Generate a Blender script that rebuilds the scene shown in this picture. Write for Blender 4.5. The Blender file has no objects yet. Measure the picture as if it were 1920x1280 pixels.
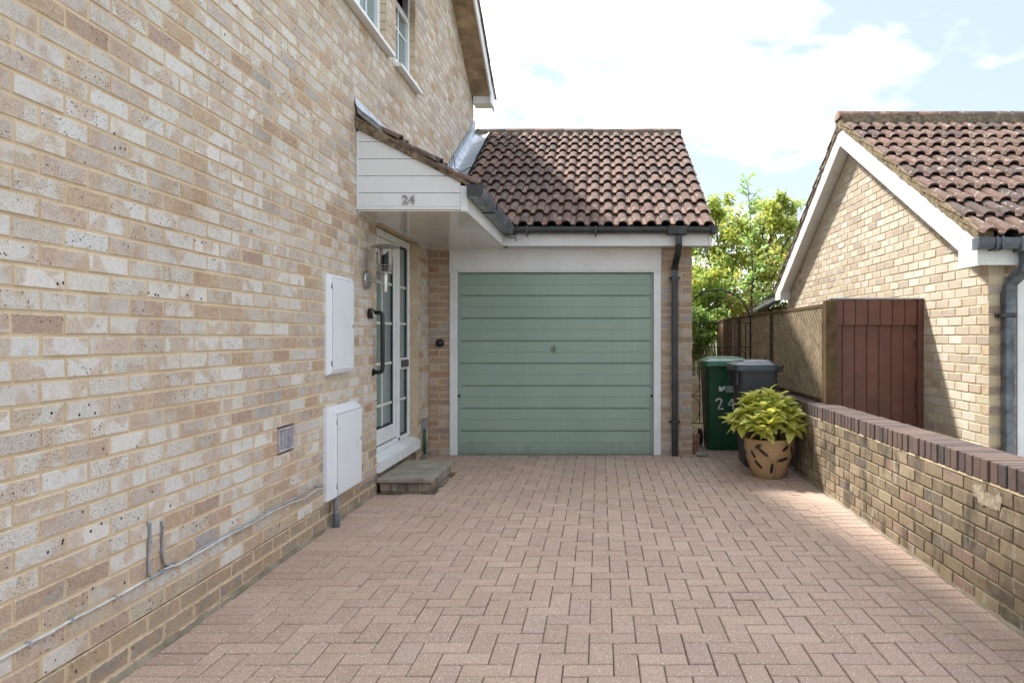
import bpy, math, random
from mathutils import Vector, Matrix, noise as mnoise

R = math.radians
random.seed(24)
SC = bpy.context.scene
COL = SC.collection

# ------------------------------------------------------------------ camera
F_PX, CX, CY = 1366.0, 1125.0, 632.0          # focal length and vanishing point, in pixels of the 1920 x 1280 photograph
EYE = 1.26
cam_d = bpy.data.cameras.new('camera')
cam = bpy.data.objects.new('camera', cam_d)
COL.objects.link(cam)
cam_d.sensor_width = 36.0
cam_d.lens = 36.0 * F_PX / 1920.0
cam_d.shift_x = -(CX - 960.0) / 1920.0
cam_d.shift_y = (CY - 640.0) / 1920.0
cam_d.clip_start, cam_d.clip_end = 0.05, 2000.0
cam.location = (0, 0, EYE)
cam.rotation_euler = (R(90), 0, 0)
SC.camera = cam

# ------------------------------------------------------------------ sky, sun, exposure
SUN = Vector((0.53, -0.557, -1.0)).normalized()      # the way the light travels
ELEV = math.asin(-SUN.z)
AZ = math.atan2(-SUN.x, -SUN.y)                      # towards the sun, clockwise from +Y
wd = bpy.data.worlds.new('World')
SC.world = wd
wd.use_nodes = True
wn = wd.node_tree
wn.nodes.clear()


def nd(nt, typ, ins=None, **props):
    n = nt.nodes.new(typ)
    for k, v in props.items():
        setattr(n, k, v)
    for k, v in (ins or {}).items():
        s = n.inputs[k]
        if isinstance(v, bpy.types.NodeSocket):
            nt.links.new(v, s)
        elif isinstance(v, bpy.types.Node):
            nt.links.new(v.outputs[0], s)
        else:
            s.default_value = v
    return n


def ramp(nt, fac, stops, interp='LINEAR'):
    n = nt.nodes.new('ShaderNodeValToRGB')
    n.color_ramp.interpolation = interp
    e = n.color_ramp.elements
    while len(e) < len(stops):
        e.new(0.5)
    for i, (p, c) in enumerate(stops):
        e[i].position = p
        if not isinstance(c, (tuple, list)):
            c = (c, c, c)
        e[i].color = (*c[:3], 1)
    nt.links.new(fac, n.inputs[0])
    return n.outputs[0]


def mth(nt, op, a, b=0.0, clamp=False):
    return nd(nt, 'ShaderNodeMath', {0: a, 1: b}, operation=op, use_clamp=clamp).outputs[0]


def mix(nt, fac, a, b, blend='MIX'):
    n = nt.nodes.new('ShaderNodeMix')
    n.data_type = 'RGBA'
    n.blend_type = blend
    for i, v in ((0, fac), (6, a), (7, b)):
        s = n.inputs[i]
        if isinstance(v, bpy.types.NodeSocket):
            nt.links.new(v, s)
        elif i == 0:
            s.default_value = v
        else:
            s.default_value = (*v[:3], 1)
    return n.outputs[2]


sky = nd(wn, 'ShaderNodeTexSky', sky_type='NISHITA', sun_disc=False, sun_elevation=ELEV, sun_rotation=AZ,
         altitude=50.0, air_density=1.0, dust_density=0.8, ozone_density=1.0)
tc = nd(wn, 'ShaderNodeTexCoord')
sep = nd(wn, 'ShaderNodeSeparateXYZ', {0: tc.outputs['Generated']})
zz = mth(wn, 'ADD', mth(wn, 'MAXIMUM', sep.outputs[2], 0.0), 0.22)
u_ = mth(wn, 'DIVIDE', sep.outputs[0], zz)
v_ = mth(wn, 'DIVIDE', sep.outputs[1], zz)
CLOUD_SEED = 34.3
cv = nd(wn, 'ShaderNodeCombineXYZ', {0: u_, 1: v_, 2: CLOUD_SEED})
cn = nd(wn, 'ShaderNodeTexNoise', {'Vector': cv.outputs[0], 'Scale': 0.95, 'Detail': 5.5, 'Roughness': 0.58})
cmask = ramp(wn, cn.outputs[0], [(0.46, 0.0), (0.55, 0.5), (0.68, 1.0)])
cn2 = nd(wn, 'ShaderNodeTexNoise', {'Vector': cv.outputs[0], 'Scale': 2.6, 'Detail': 1.0, 'Roughness': 0.6})
ccol = ramp(wn, cn2.outputs[0], [(0.30, (0.20, 0.212, 0.23)), (0.52, (0.72, 0.74, 0.78)), (0.68, (1.06, 1.08, 1.13))])
ccol = mix(wn, 1.0, ccol, (8.4, 8.4, 8.4), 'MULTIPLY')
skyc = mix(wn, 1.0, sky.outputs[0], (0.31, 0.31, 0.31), 'MULTIPLY')
skyc = mix(wn, 0.60, skyc, (1.58, 1.80, 1.92))                         # thin veil of haze over the blue
wcol = mix(wn, cmask, skyc, ccol)
bg = nd(wn, 'ShaderNodeBackground', {'Color': wcol, 'Strength': 0.15})
wo = nd(wn, 'ShaderNodeOutputWorld', {0: bg.outputs[0]})
wd.cycles.sampling_method = 'MANUAL'
wd.cycles.sample_map_resolution = 512

sl = bpy.data.lights.new('sun', 'SUN')
sl.energy = 2.0
sl.angle = R(4.0)
sl.color = (1.0, 0.955, 0.88)
sun = bpy.data.objects.new('sun', sl)
COL.objects.link(sun)
sun.location = (-6, 8, 14)
sun.rotation_euler = SUN.to_track_quat('-Z', 'Y').to_euler()

SC.view_settings.view_transform = 'Standard'
SC.view_settings.look = 'None'
SC.view_settings.gamma = 1.0
SC.view_settings.use_curve_mapping = False
SC.view_settings.exposure = 2.06
SC.render.engine = 'CYCLES'
SC.cycles.max_bounces = 6
SC.cycles.diffuse_bounces = 3
SC.cycles.glossy_bounces = 3
SC.cycles.transmission_bounces = 4
SC.cycles.caustics_reflective = False
SC.cycles.caustics_refractive = False
SC.cycles.use_denoising = True


# ------------------------------------------------------------------ helpers
def lin(r, g, b):
    return tuple(((c / 255.0) / 12.92 if c / 255.0 <= 0.04045 else ((c / 255.0 + 0.055) / 1.055) ** 2.4) for c in (r, g, b))


def px(x, y, Y):
    """A photograph pixel at depth Y as a point of the place."""
    return Vector(((x - CX) * Y / F_PX, Y, EYE + (CY - y) * Y / F_PX))


def on_x(x, y, X):
    """A photograph pixel on the plane of a wall at that X."""
    Y = F_PX * X / (x - CX)
    return Vector((X, Y, EYE + (CY - y) * Y / F_PX))


def proj(p):
    if p[1] < 0.1:
        return None
    return CX + F_PX * p[0] / p[1], CY - F_PX * (p[2] - EYE) / p[1]


def in_frame(p, m=40):
    q = proj(p)
    return q is not None and -m < q[0] < 1920 + m and -m < q[1] < 1280 + m


def ground_z(y):
    return -0.008 * (7.8 - y) if y < 7.8 else 0.0


def tagit(o, label=None, cat=None, group=None, kind=None):
    if label:
        o['label'] = label
    if cat:
        o['category'] = cat
    if group:
        o['group'] = group
    if kind:
        o['kind'] = kind
    return o


def thing(name, label, cat, loc=(0, 0, 0), group=None, kind=None):
    o = bpy.data.objects.new(name, None)
    o.empty_display_size = 0.1
    o.location = loc
    COL.objects.link(o)
    return tagit(o, label, cat, group, kind)


def setpar(o, parent):
    if parent is not None:
        o.parent = parent
        o.matrix_parent_inverse = parent.matrix_basis.inverted()


def link(name, me, parent=None, mat4=None):
    o = bpy.data.objects.new(name, me)
    COL.objects.link(o)
    if mat4 is not None:
        o.matrix_world = mat4
    if parent is not None:
        loc, rot, sca = o.location.copy(), o.rotation_euler.copy(), o.scale.copy()
        setpar(o, parent)
        o.location, o.rotation_euler, o.scale = loc, rot, sca
    return o


class MB:
    def __init__(self):
        self.v, self.f, self.c, self.uv = [], [], [], []
        self.col = None

    def add(self, vs, fs, col=None, uv=None):
        b = len(self.v)
        self.v += [tuple(p) for p in vs]
        for f in fs:
            self.f.append(tuple(i + b for i in f))
            self.c.append(col if col is not None else self.col)
            self.uv.append(None if uv is None else [uv[i] for i in f])
        return self

    def box(self, x0, x1, y0, y1, z0, z1, ch=0.0, col=None):
        if ch <= 0:
            vs = [(x, y, z) for z in (z0, z1) for y in (y0, y1) for x in (x0, x1)]
            fs = [(0, 2, 3, 1), (4, 5, 7, 6), (0, 1, 5, 4), (2, 6, 7, 3), (0, 4, 6, 2), (1, 3, 7, 5)]
            return self.add(vs, fs, col)
        c = min(ch, (x1 - x0) * .45, (y1 - y0) * .45, (z1 - z0) * .45)
        vs, ix = [], {}
        for a, x in enumerate((x0, x1)):
            for b, y in enumerate((y0, y1)):
                for d, z in enumerate((z0, z1)):
                    sx, sy, sz = (c if a == 0 else -c), (c if b == 0 else -c), (c if d == 0 else -c)
                    ix[a, b, d] = len(vs)
                    vs += [(x, y + sy, z + sz), (x + sx, y, z + sz), (x + sx, y + sy, z)]
        I = lambda a, b, d, k: ix[a, b, d] + k
        fs = [(I(0, 0, 0, 0), I(0, 0, 1, 0), I(0, 1, 1, 0), I(0, 1, 0, 0)), (I(1, 0, 0, 0), I(1, 1, 0, 0), I(1, 1, 1, 0), I(1, 0, 1, 0)),
              (I(0, 0, 0, 1), I(1, 0, 0, 1), I(1, 0, 1, 1), I(0, 0, 1, 1)), (I(0, 1, 0, 1), I(0, 1, 1, 1), I(1, 1, 1, 1), I(1, 1, 0, 1)),
              (I(0, 0, 0, 2), I(0, 1, 0, 2), I(1, 1, 0, 2), I(1, 0, 0, 2)), (I(0, 0, 1, 2), I(1, 0, 1, 2), I(1, 1, 1, 2), I(0, 1, 1, 2))]
        for a in (0, 1):
            for b in (0, 1):
                fs.append((I(a, b, 0, 0), I(a, b, 1, 0), I(a, b, 1, 1), I(a, b, 0, 1)))
            for d in (0, 1):
                fs.append((I(a, 0, d, 0), I(a, 1, d, 0), I(a, 1, d, 2), I(a, 0, d, 2)))
        for b in (0, 1):
            for d in (0, 1):
                fs.append((I(0, b, d, 1), I(1, b, d, 1), I(1, b, d, 2), I(0, b, d, 2)))
        for k in ix:
            fs.append((ix[k], ix[k] + 1, ix[k] + 2))
        return self.add(vs, fs, col)

    def ext(self, poly, vec, col=None):
        n = len(poly)
        vec = Vector(vec)
        a = [Vector(p) for p in poly]
        vs = a + [p + vec for p in a]
        fs = [tuple(range(n)), tuple(range(2 * n - 1, n - 1, -1))]
        fs += [(i, (i + 1) % n, (i + 1) % n + n, i + n) for i in range(n)]
        return self.add(vs, fs, col)

    def rings(self, rings, closed=True, cap0=True, cap1=True, col=None):
        n = len(rings[0])
        vs = [p for r in rings for p in r]
        fs = []
        for k in range(len(rings) - 1):
            for i in range(n if closed else n - 1):
                j = (i + 1) % n
                fs.append((k * n + i, k * n + j, (k + 1) * n + j, (k + 1) * n + i))
        if cap0:
            fs.append(tuple(range(n - 1, -1, -1)))
        if cap1:
            b = (len(rings) - 1) * n
            fs.append(tuple(range(b, b + n)))
        return self.add(vs, fs, col)

    def tube(self, pts, r, n=8, col=None, square=False):
        pts = [Vector(p) for p in pts]
        rr = r if isinstance(r, (list, tuple)) else [r] * len(pts)
        rs = []
        up = None
        for i, p in enumerate(pts):
            d = (pts[min(i + 1, len(pts) - 1)] - pts[max(i - 1, 0)]).normalized()
            if up is None:
                up = Vector((0, 0, 1)) if abs(d.z) < 0.9 else Vector((0, 1, 0))
            s = d.cross(up).normalized()
            up = s.cross(d).normalized()
            ring = []
            for k in range(n):
                a = 2 * math.pi * (k + (0.5 if square else 0)) / n
                q = rr[i] * (math.sqrt(2) if square else 1)
                ring.append(p + s * math.cos(a) * q + up * math.sin(a) * q)
            rs.append(ring)
        return self.rings(rs, col=col)

    def lathe(self, prof, c=(0, 0, 0), n=24, axis='Z', col=None, cap0=True, cap1=True):
        c = Vector(c)
        rs = []
        for r, h in prof:
            ring = []
            for k in range(n):
                a = 2 * math.pi * k / n
                if axis == 'Z':
                    q = Vector((r * math.cos(a), r * math.sin(a), h))
                elif axis == 'X':
                    q = Vector((h, r * math.cos(a), r * math.sin(a)))
                else:
                    q = Vector((r * math.sin(a), h, r * math.cos(a)))
                ring.append(c + q)
            rs.append(ring)
        return self.rings(rs, cap0=cap0, cap1=cap1, col=col)

    def mesh(self, name, mat, smooth=False):
        me = bpy.data.meshes.new(name)
        me.from_pydata(self.v, [], self.f)
        if any(c is not None for c in self.c):
            at = me.attributes.new('tint', 'FLOAT_COLOR', 'FACE')
            flat = []
            for c in self.c:
                c = c or (0.5, 0.5, 0.5)
                flat += [c[0], c[1], c[2], c[3] if len(c) > 3 else 0.5]
            at.data.foreach_set('color', flat)
        if any(u is not None for u in self.uv):
            at = me.attributes.new('buv', 'FLOAT_VECTOR', 'CORNER')
            flat = []
            for f, u in zip(self.f, self.uv):
                for k in range(len(f)):
                    flat += list(u[k]) if u is not None else [0.0, 0.0, 0.0]
            at.data.foreach_set('vector', flat)
        me.materials.append(mat)
        if smooth is True:
            me.polygons.foreach_set('use_smooth', [True] * len(me.polygons))
        me.update()
        if smooth == 'auto':
            try:
                me.polygons.foreach_set('use_smooth', [True] * len(me.polygons))
                me.set_sharp_from_angle(angle=R(38))
            except Exception:
                pass
        return me

    def build(self, name, mat, parent=None, smooth=False):
        return link(name, self.mesh(name, mat, smooth), parent)


# ------------------------------------------------------------------ materials
def material(name):
    m = bpy.data.materials.new(name)
    m.use_nodes = True
    nt = m.node_tree
    nt.nodes.clear()
    out = nd(nt, 'ShaderNodeOutputMaterial')
    b = nd(nt, 'ShaderNodeBsdfPrincipled')
    nt.links.new(b.outputs[0], out.inputs[0])
    return m, nt, b, out


def pos(nt):
    return nd(nt, 'ShaderNodeNewGeometry').outputs['Position']


def noise(nt, vec, scale, detail=4.0, rough=0.55, dist=0.0):
    return nd(nt, 'ShaderNodeTexNoise', {'Vector': vec, 'Scale': scale, 'Detail': detail, 'Roughness': rough, 'Distortion': dist}).outputs[0]


def stretched(nt, vec, s):
    return nd(nt, 'ShaderNodeMapping', {'Vector': vec, 'Scale': s}).outputs[0]


def bump(nt, b, h, strength, dist=0.004):
    n = nd(nt, 'ShaderNodeBump', {'Height': h, 'Strength': strength, 'Distance': dist})
    nt.links.new(n.outputs[0], b.inputs['Normal'])


def setin(b, **kw):
    for k, v in kw.items():
        k = k.replace('_', ' ')
        s = b.inputs[k]
        if isinstance(v, bpy.types.NodeSocket):
            b.id_data.links.new(v, s)
        elif isinstance(v, tuple):
            s.default_value = (*v[:3], 1)
        else:
            s.default_value = v


def tint(nt):
    return nd(nt, 'ShaderNodeAttribute', attribute_name='tint')


def simple(name, col, rough=0.5, var=0.06, scale=9.0, metal=0.0, bmp=0.0, bscale=80.0, spec=0.5, dirt=None, dscale=3.0, damt=0.35):
    m, nt, b, out = material(name)
    p = pos(nt)
    n1 = noise(nt, p, scale, 3.0)
    dark = tuple(c * (1 - var * 2) for c in col)
    lite = tuple(min(1, c * (1 + var * 1.6)) for c in col)
    c = ramp(nt, n1, [(0.3, dark), (0.7, lite)])
    if dirt:
        n2 = noise(nt, p, dscale, 5.0, 0.65)
        c = mix(nt, mth(nt, 'MULTIPLY', ramp(nt, n2, [(0.48, 0.0), (0.72, 1.0)]), damt), c, dirt)
    setin(b, Base_Color=c, Metallic=metal)
    b.inputs['Specular IOR Level'].default_value = spec
    r = ramp(nt, noise(nt, p, scale * 2.3, 1.0), [(0.3, max(0.0, rough - 0.07)), (0.7, min(1, rough + 0.07))])
    nt.links.new(r, b.inputs['Roughness'])
    if bmp:
        bump(nt, b, noise(nt, p, bscale, 2.0), bmp, 0.003)
    return m


def brick_mat(name, speck=0.6, blotch=(0.5, 0.36, 0.24), blot=0.4, stain=None, effl=0.0, bmp=0.45, smear=None, weather=0.0):
    m, nt, b, out = material(name)
    p = pos(nt)
    t = tint(nt)
    al = t.outputs['Alpha']
    off = nd(nt, 'ShaderNodeVectorMath', {0: p, 1: nd(nt, 'ShaderNodeCombineXYZ', {0: mth(nt, 'MULTIPLY', al, 9.0), 1: 0.0, 2: mth(nt, 'MULTIPLY', al, 5.0)}).outputs[0]}, operation='ADD').outputs[0]
    # a soft blotch of another firing shade over part of each brick
    n1 = noise(nt, off, 8.5, 1.0, 0.5)
    c = mix(nt, mth(nt, 'MULTIPLY', ramp(nt, n1, [(0.50, 0.0), (0.58, 1.0)]), blot), t.outputs['Color'], mix(nt, 0.6, t.outputs['Color'], blotch))
    # sanded grain
    n2 = noise(nt, p, 190.0, 1.5, 0.7)
    c = mix(nt, 0.55, c, ramp(nt, n2, [(0.25, (0.25, 0.24, 0.23)), (0.5, (0.5, 0.5, 0.5)), (0.75, (0.78, 0.78, 0.78))]), 'OVERLAY')
    n3 = noise(nt, off, 36.0, 3.0, 0.6)
    c = mix(nt, 0.35, c, ramp(nt, n3, [(0.3, (0.36, 0.35, 0.33)), (0.7, (0.62, 0.62, 0.62))]), 'OVERLAY')
    # iron spots, more on some bricks than on others
    if speck > 0:
        for sc, lo, hi, key in ((30.0, 0.15, 0.21, 0.90), (58.0, 0.15, 0.25, 0.82), (115.0, 0.16, 0.28, 0.74)):
            vo = nd(nt, 'ShaderNodeTexVoronoi', {'Vector': off, 'Scale': sc, 'Randomness': 1.0})
            dot = ramp(nt, vo.outputs['Distance'], [(lo, 1.0), (hi, 0.0)])
            sel = ramp(nt, nd(nt, 'ShaderNodeSeparateColor', {0: vo.outputs['Color']}).outputs[0], [(key - .01, 0.0), (key, 1.0)])
            k = mth(nt, 'MULTIPLY', mth(nt, 'MULTIPLY', dot, sel), mth(nt, 'MULTIPLY', ramp(nt, al, [(0.15, 0.0), (0.45, 1.0)]), speck))
            c = mix(nt, k, c, (0.045, 0.036, 0.034))
    if smear:
        # mortar dragged over the arrises and chips along the edges
        sv = nd(nt, 'ShaderNodeSeparateXYZ', {0: nd(nt, 'ShaderNodeAttribute', attribute_name='buv').outputs['Vector']})
        eu = mth(nt, 'MULTIPLY', mth(nt, 'SUBTRACT', 1.0, mth(nt, 'ABSOLUTE', sv.outputs[0])), 0.1075)
        ev = mth(nt, 'MULTIPLY', mth(nt, 'SUBTRACT', 1.0, mth(nt, 'ABSOLUTE', sv.outputs[1])), 0.0325)
        ed = mth(nt, 'MINIMUM', eu, ev)
        ns = noise(nt, p, 34.0, 4.0, 0.7)
        e2 = mth(nt, 'ADD', ed, mth(nt, 'MULTIPLY', mth(nt, 'SUBTRACT', ns, 0.5), 0.022))
        c = mix(nt, mth(nt, 'MULTIPLY', ramp(nt, e2, [(0.0005, 1.0), (0.004, 0.0)]), 0.9), c, smear)
    if weather:
        wn_ = noise(nt, stretched(nt, p, (1, 1.0, 0.45)), 1.7, 5.0, 0.62)
        c = mix(nt, weather, c, ramp(nt, wn_, [(0.32, (0.36, 0.345, 0.33)), (0.5, (0.5, 0.5, 0.5)), (0.7, (0.58, 0.575, 0.57))]), 'OVERLAY')
    if stain:
        s = noise(nt, stretched(nt, p, (1, 1.0, 0.55)), 4.6, 4.0, 0.62)
        c = mix(nt, mth(nt, 'MULTIPLY', ramp(nt, s, [(0.50, 0.0), (0.64, 1.0)]), stain), c, (0.035, 0.033, 0.031))
    if effl:
        s = noise(nt, stretched(nt, p, (1.0, 2.6, 0.8)), 6.3, 4.0, 0.68)
        c = mix(nt, mth(nt, 'MULTIPLY', ramp(nt, s, [(0.58, 0.0), (0.72, 1.0)]), effl), c, (0.62, 0.60, 0.56))
    setin(b, Base_Color=c, Roughness=0.88)
    b.inputs['Specular IOR Level'].default_value = 0.25
    bump(nt, b, noise(nt, p, 95.0, 2.0, 0.75), bmp, 0.004)
    return m


def mortar_mat(name, col, col2):
    m, nt, b, out = material(name)
    p = pos(nt)
    n1 = noise(nt, p, 5.0, 6.0, 0.6)
    c = ramp(nt, n1, [(0.3, col2), (0.65, col)])
    n2 = noise(nt, p, 240.0, 3.0, 0.7)
    c = mix(nt, 0.5, c, ramp(nt, n2, [(0.25, (0.3, 0.3, 0.3)), (0.75, (0.72, 0.72, 0.72))]), 'OVERLAY')
    setin(b, Base_Color=c, Roughness=0.95)
    b.inputs['Specular IOR Level'].default_value = 0.15
    bump(nt, b, noise(nt, p, 90.0, 2.0, 0.7), 0.6, 0.005)
    return m


M = {}
M['brick_house'] = brick_mat('house_brick', 1.0, (0.46, 0.31, 0.20), 0.85, smear=lin(208, 188, 161), weather=0.55)
M['brick_neigh'] = brick_mat('pale_gable_brick', 0.15, (0.58, 0.47, 0.35), 0.4, smear=lin(212, 196, 166), weather=0.5)
M['brick_garden'] = brick_mat('weathered_brick', 0.3, (0.33, 0.28, 0.21), 0.5, stain=0.68, effl=0.42, smear=lin(140, 128, 106), weather=0.6)
M['brick_coping'] = brick_mat('engineering_brick', 0.0, (0.20, 0.14, 0.13), 0.4, bmp=0.2)
M['mortar_house'] = mortar_mat('sand_mortar', lin(212, 191, 163), lin(192, 169, 140))
M['mortar_neigh'] = mortar_mat('pale_mortar', lin(218, 202, 172), lin(204, 186, 154))
M['mortar_garden'] = mortar_mat('old_mortar', lin(158, 144, 120), lin(98, 90, 76))

# block paving: pale chips in a dusty pink matrix
m, nt, b, out = material('block_paving')
p = pos(nt)
t = tint(nt)
c = t.outputs['Color']
n1 = noise(nt, p, 1.3, 5.0, 0.6)
c = mix(nt, 0.5, c, ramp(nt, n1, [(0.3, (0.45, 0.445, 0.44)), (0.7, (0.56, 0.56, 0.56))]), 'OVERLAY')
n2 = noise(nt, p, 130.0, 3.0, 0.7)
c = mix(nt, 0.65, c, ramp(nt, n2, [(0.28, (0.24, 0.23, 0.23)), (0.72, (0.74, 0.74, 0.74))]), 'OVERLAY')
vo = nd(nt, 'ShaderNodeTexVoronoi', {'Vector': p, 'Scale': 95.0})
sel = ramp(nt, nd(nt, 'ShaderNodeSeparateColor', {0: vo.outputs['Color']}).outputs[0], [(0.80, 0.0), (0.82, 1.0)])
c = mix(nt, mth(nt, 'MULTIPLY', mth(nt, 'MULTIPLY', sel, ramp(nt, vo.outputs['Distance'], [(0.24, 1.0), (0.38, 0.0)])), 0.85), c, (0.80, 0.74, 0.67))
vo2 = nd(nt, 'ShaderNodeTexVoronoi', {'Vector': p, 'Scale': 120.0})
sel2 = ramp(nt, nd(nt, 'ShaderNodeSeparateColor', {0: vo2.outputs['Color']}).outputs[1], [(0.84, 0.0), (0.86, 1.0)])
c = mix(nt, mth(nt, 'MULTIPLY', mth(nt, 'MULTIPLY', sel2, ramp(nt, vo2.outputs['Distance'], [(0.2, 1.0), (0.36, 0.0)])), 0.6), c, (0.09, 0.065, 0.055))
st = noise(nt, p, 2.2, 8.0, 0.68)
c = mix(nt, mth(nt, 'MULTIPLY', ramp(nt, st, [(0.56, 0.0), (0.74, 1.0)]), 0.20), c, (0.16, 0.125, 0.105))
setin(b, Base_Color=c, Roughness=0.86)
b.inputs['Specular IOR Level'].default_value = 0.3
bump(nt, b, n2, 0.4, 0.004)
M['paver'] = m

# jointing sand with some rusty moss
m, nt, b, out = material('joint_sand')
p = pos(nt)
c = ramp(nt, noise(nt, p, 40.0, 5.0), [(0.3, (0.075, 0.058, 0.047)), (0.7, (0.17, 0.13, 0.105))])
c = mix(nt, mth(nt, 'MULTIPLY', ramp(nt, noise(nt, p, 3.3, 6.0, 0.65), [(0.55, 0.0), (0.66, 1.0)]), 0.8), c, (0.26, 0.125, 0.028))
c = mix(nt, mth(nt, 'MULTIPLY', ramp(nt, noise(nt, p, 2.1, 6.0, 0.65), [(0.44, 0.0), (0.58, 1.0)]), 0.85), c, (0.36, 0.29, 0.24))
setin(b, Base_Color=c, Roughness=0.95)
bump(nt, b, noise(nt, p, 150.0, 4.0), 0.6)
M['joint'] = m

# concrete roof tiles: weathered rolls, warmer pans, lichen and moss
def tile_mat(name, moss, lich):
    m, nt, b, out = material(name)
    p = pos(nt)
    t = tint(nt)
    c = t.outputs['Color']
    n1 = noise(nt, p, 7.0, 3.0, 0.62)
    c = mix(nt, 0.6, c, ramp(nt, n1, [(0.3, (0.34, 0.33, 0.32)), (0.7, (0.64, 0.63, 0.62))]), 'OVERLAY')
    n2 = noise(nt, p, 120.0, 3.0, 0.7)
    c = mix(nt, 0.5, c, ramp(nt, n2, [(0.28, (0.26, 0.26, 0.26)), (0.72, (0.74, 0.74, 0.74))]), 'OVERLAY')
    n3 = noise(nt, p, 17.0, 4.0, 0.62)
    c = mix(nt, mth(nt, 'MULTIPLY', ramp(nt, n3, [(0.585, 0.0), (0.64, 1.0)]), lich), c, (0.50, 0.46, 0.40))
    n4 = noise(nt, p, 13.0, 4.0, 0.66)
    c = mix(nt, mth(nt, 'MULTIPLY', ramp(nt, n4, [(0.575, 0.0), (0.66, 1.0)]), moss), c, (0.035, 0.033, 0.018))
    setin(b, Base_Color=c, Roughness=0.9)
    b.inputs['Specular IOR Level'].default_value = 0.25
    bump(nt, b, noise(nt, p, 60.0, 2.0, 0.7), 0.5, 0.005)
    return m
M['tile'] = tile_mat('roof_tile', 0.45, 0.55)
M['tile_moss'] = tile_mat('mossy_roof_tile', 0.85, 0.6)
M['verge'] = simple('verge_cement', lin(150, 135, 108), 0.95, 0.2, 22.0, bmp=0.9, bscale=60, spec=0.15, dirt=(0.06, 0.055, 0.035), dscale=8, damt=0.8)
M['verge_dark'] = simple('dark_verge_cement', lin(140, 126, 108), 0.95, 0.22, 26.0, bmp=0.9, bscale=60, spec=0.15, dirt=(0.05, 0.045, 0.035), dscale=9, damt=0.8)
M['deck'] = simple('roof_felt', (0.03, 0.028, 0.026), 0.9)
M['upvc'] = simple('white_upvc', (0.82, 0.84, 0.87), 0.32, 0.015, 3.0, dirt=(0.60, 0.60, 0.58), dscale=2.5, damt=0.15)
M['paint_white'] = simple('white_gloss_paint', (0.81, 0.82, 0.84), 0.42, 0.02, 4.0, dirt=(0.50, 0.47, 0.42), dscale=3.0, damt=0.28, bmp=0.08, bscale=40)
M['soffit'] = simple('soffit_board', (0.72, 0.70, 0.67), 0.12, 0.015, 3.0)
M['old_soffit'] = simple('stained_soffit', lin(170, 150, 124), 0.8, 0.2, 5.0, dirt=(0.16, 0.11, 0.07), dscale=4.0, damt=0.75)
M['meter'] = simple('white_grp', (0.79, 0.82, 0.87), 0.34, 0.008, 3.0)
m, nt, b, out = material('sage_green_paint')
p = pos(nt)
c = ramp(nt, noise(nt, p, 1.8, 4.0, 0.6), [(0.3, lin(140, 162, 148)), (0.7, lin(152, 172, 158))])
zs_ = nd(nt, 'ShaderNodeSeparateXYZ', {0: p}).outputs[2]
spl = mth(nt, 'MULTIPLY', ramp(nt, mth(nt, 'ADD', zs_, mth(nt, 'MULTIPLY', noise(nt, p, 9.0, 6.0, 0.7), 0.30)), [(0.13, 1.0), (0.30, 0.0)]), 0.5)
c = mix(nt, spl, c, lin(112, 112, 100))
run = noise(nt, stretched(nt, p, (9.0, 1.0, 0.5)), 3.0, 5.0, 0.65)
c = mix(nt, mth(nt, 'MULTIPLY', ramp(nt, run, [(0.55, 0.0), (0.75, 1.0)]), 0.22), c, lin(176, 186, 178))
setin(b, Base_Color=c, Roughness=0.40)
bump(nt, b, noise(nt, p, 4.5, 2.0), 0.25, 0.012)
M['green_door'] = m
M['green_hw'] = simple('sage_hardware', lin(132, 148, 130), 0.4, 0.05)
M['black_pvc'] = simple('black_pvc', (0.018, 0.019, 0.022), 0.33, 0.1, 6.0, dirt=(0.09, 0.095, 0.10), dscale=4.0, damt=0.4)
M['grey_pvc'] = simple('dusty_sky_sheen_pvc', (0.085, 0.10, 0.125), 0.33, 0.1, 8.0, dirt=(0.26, 0.29, 0.33), dscale=4.0, damt=0.7)  # blue-grey of dust, with the sky's reflection put into the colour
M['pipe_grey'] = simple('grey_conduit', (0.25, 0.26, 0.27), 0.5, 0.1, 20.0)
M['cable_grey'] = simple('grey_cable', (0.36, 0.37, 0.39), 0.5, 0.1, 20.0)
M['cable_white'] = simple('white_cable', (0.62, 0.62, 0.60), 0.5, 0.12, 14.0, dirt=(0.25, 0.24, 0.22), dscale=9, damt=0.5)
M['lead'] = simple('lead_flashing', lin(176, 186, 198), 0.42, 0.12, 10.0, metal=0.35, bmp=0.4, bscale=9.0, dirt=lin(118, 124, 134), dscale=6, damt=0.6)
M['slab'] = simple('concrete_slab', lin(158, 152, 138), 0.85, 0.1, 8.0, bmp=0.35, bscale=90, spec=0.3, dirt=lin(106, 102, 88), dscale=3.2, damt=0.6)
M['wood_trellis'] = simple('weathered_softwood', lin(152, 136, 113), 0.85, 0.2, 14.0, bmp=0.4, bscale=60, spec=0.2, dirt=lin(140, 140, 100), dscale=2.0, damt=0.3)
M['wood_dark'] = simple('dark_weathered_wood', lin(96, 76, 56), 0.85, 0.18, 12.0, bmp=0.4, bscale=60, spec=0.2, dirt=lin(92, 96, 52), dscale=2.6, damt=0.5)
M['wood_pale'] = simple('pale_grey_wood', lin(158, 150, 120), 0.85, 0.16, 9.0, bmp=0.3, bscale=50, spec=0.2, dirt=lin(116, 120, 70), dscale=3, damt=0.5)
M['gate_brown'] = simple('red_brown_stain', lin(108, 66, 56), 0.5, 0.1, 6.0, bmp=0.15, bscale=50, dirt=lin(86, 54, 47), dscale=4, damt=0.5)
M['iron'] = simple('wrought_iron', (0.012, 0.012, 0.014), 0.5, 0.15, 20.0)
M['steel'] = simple('brushed_steel', (0.52, 0.51, 0.50), 0.3, 0.06, 30.0, metal=1.0)
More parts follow.
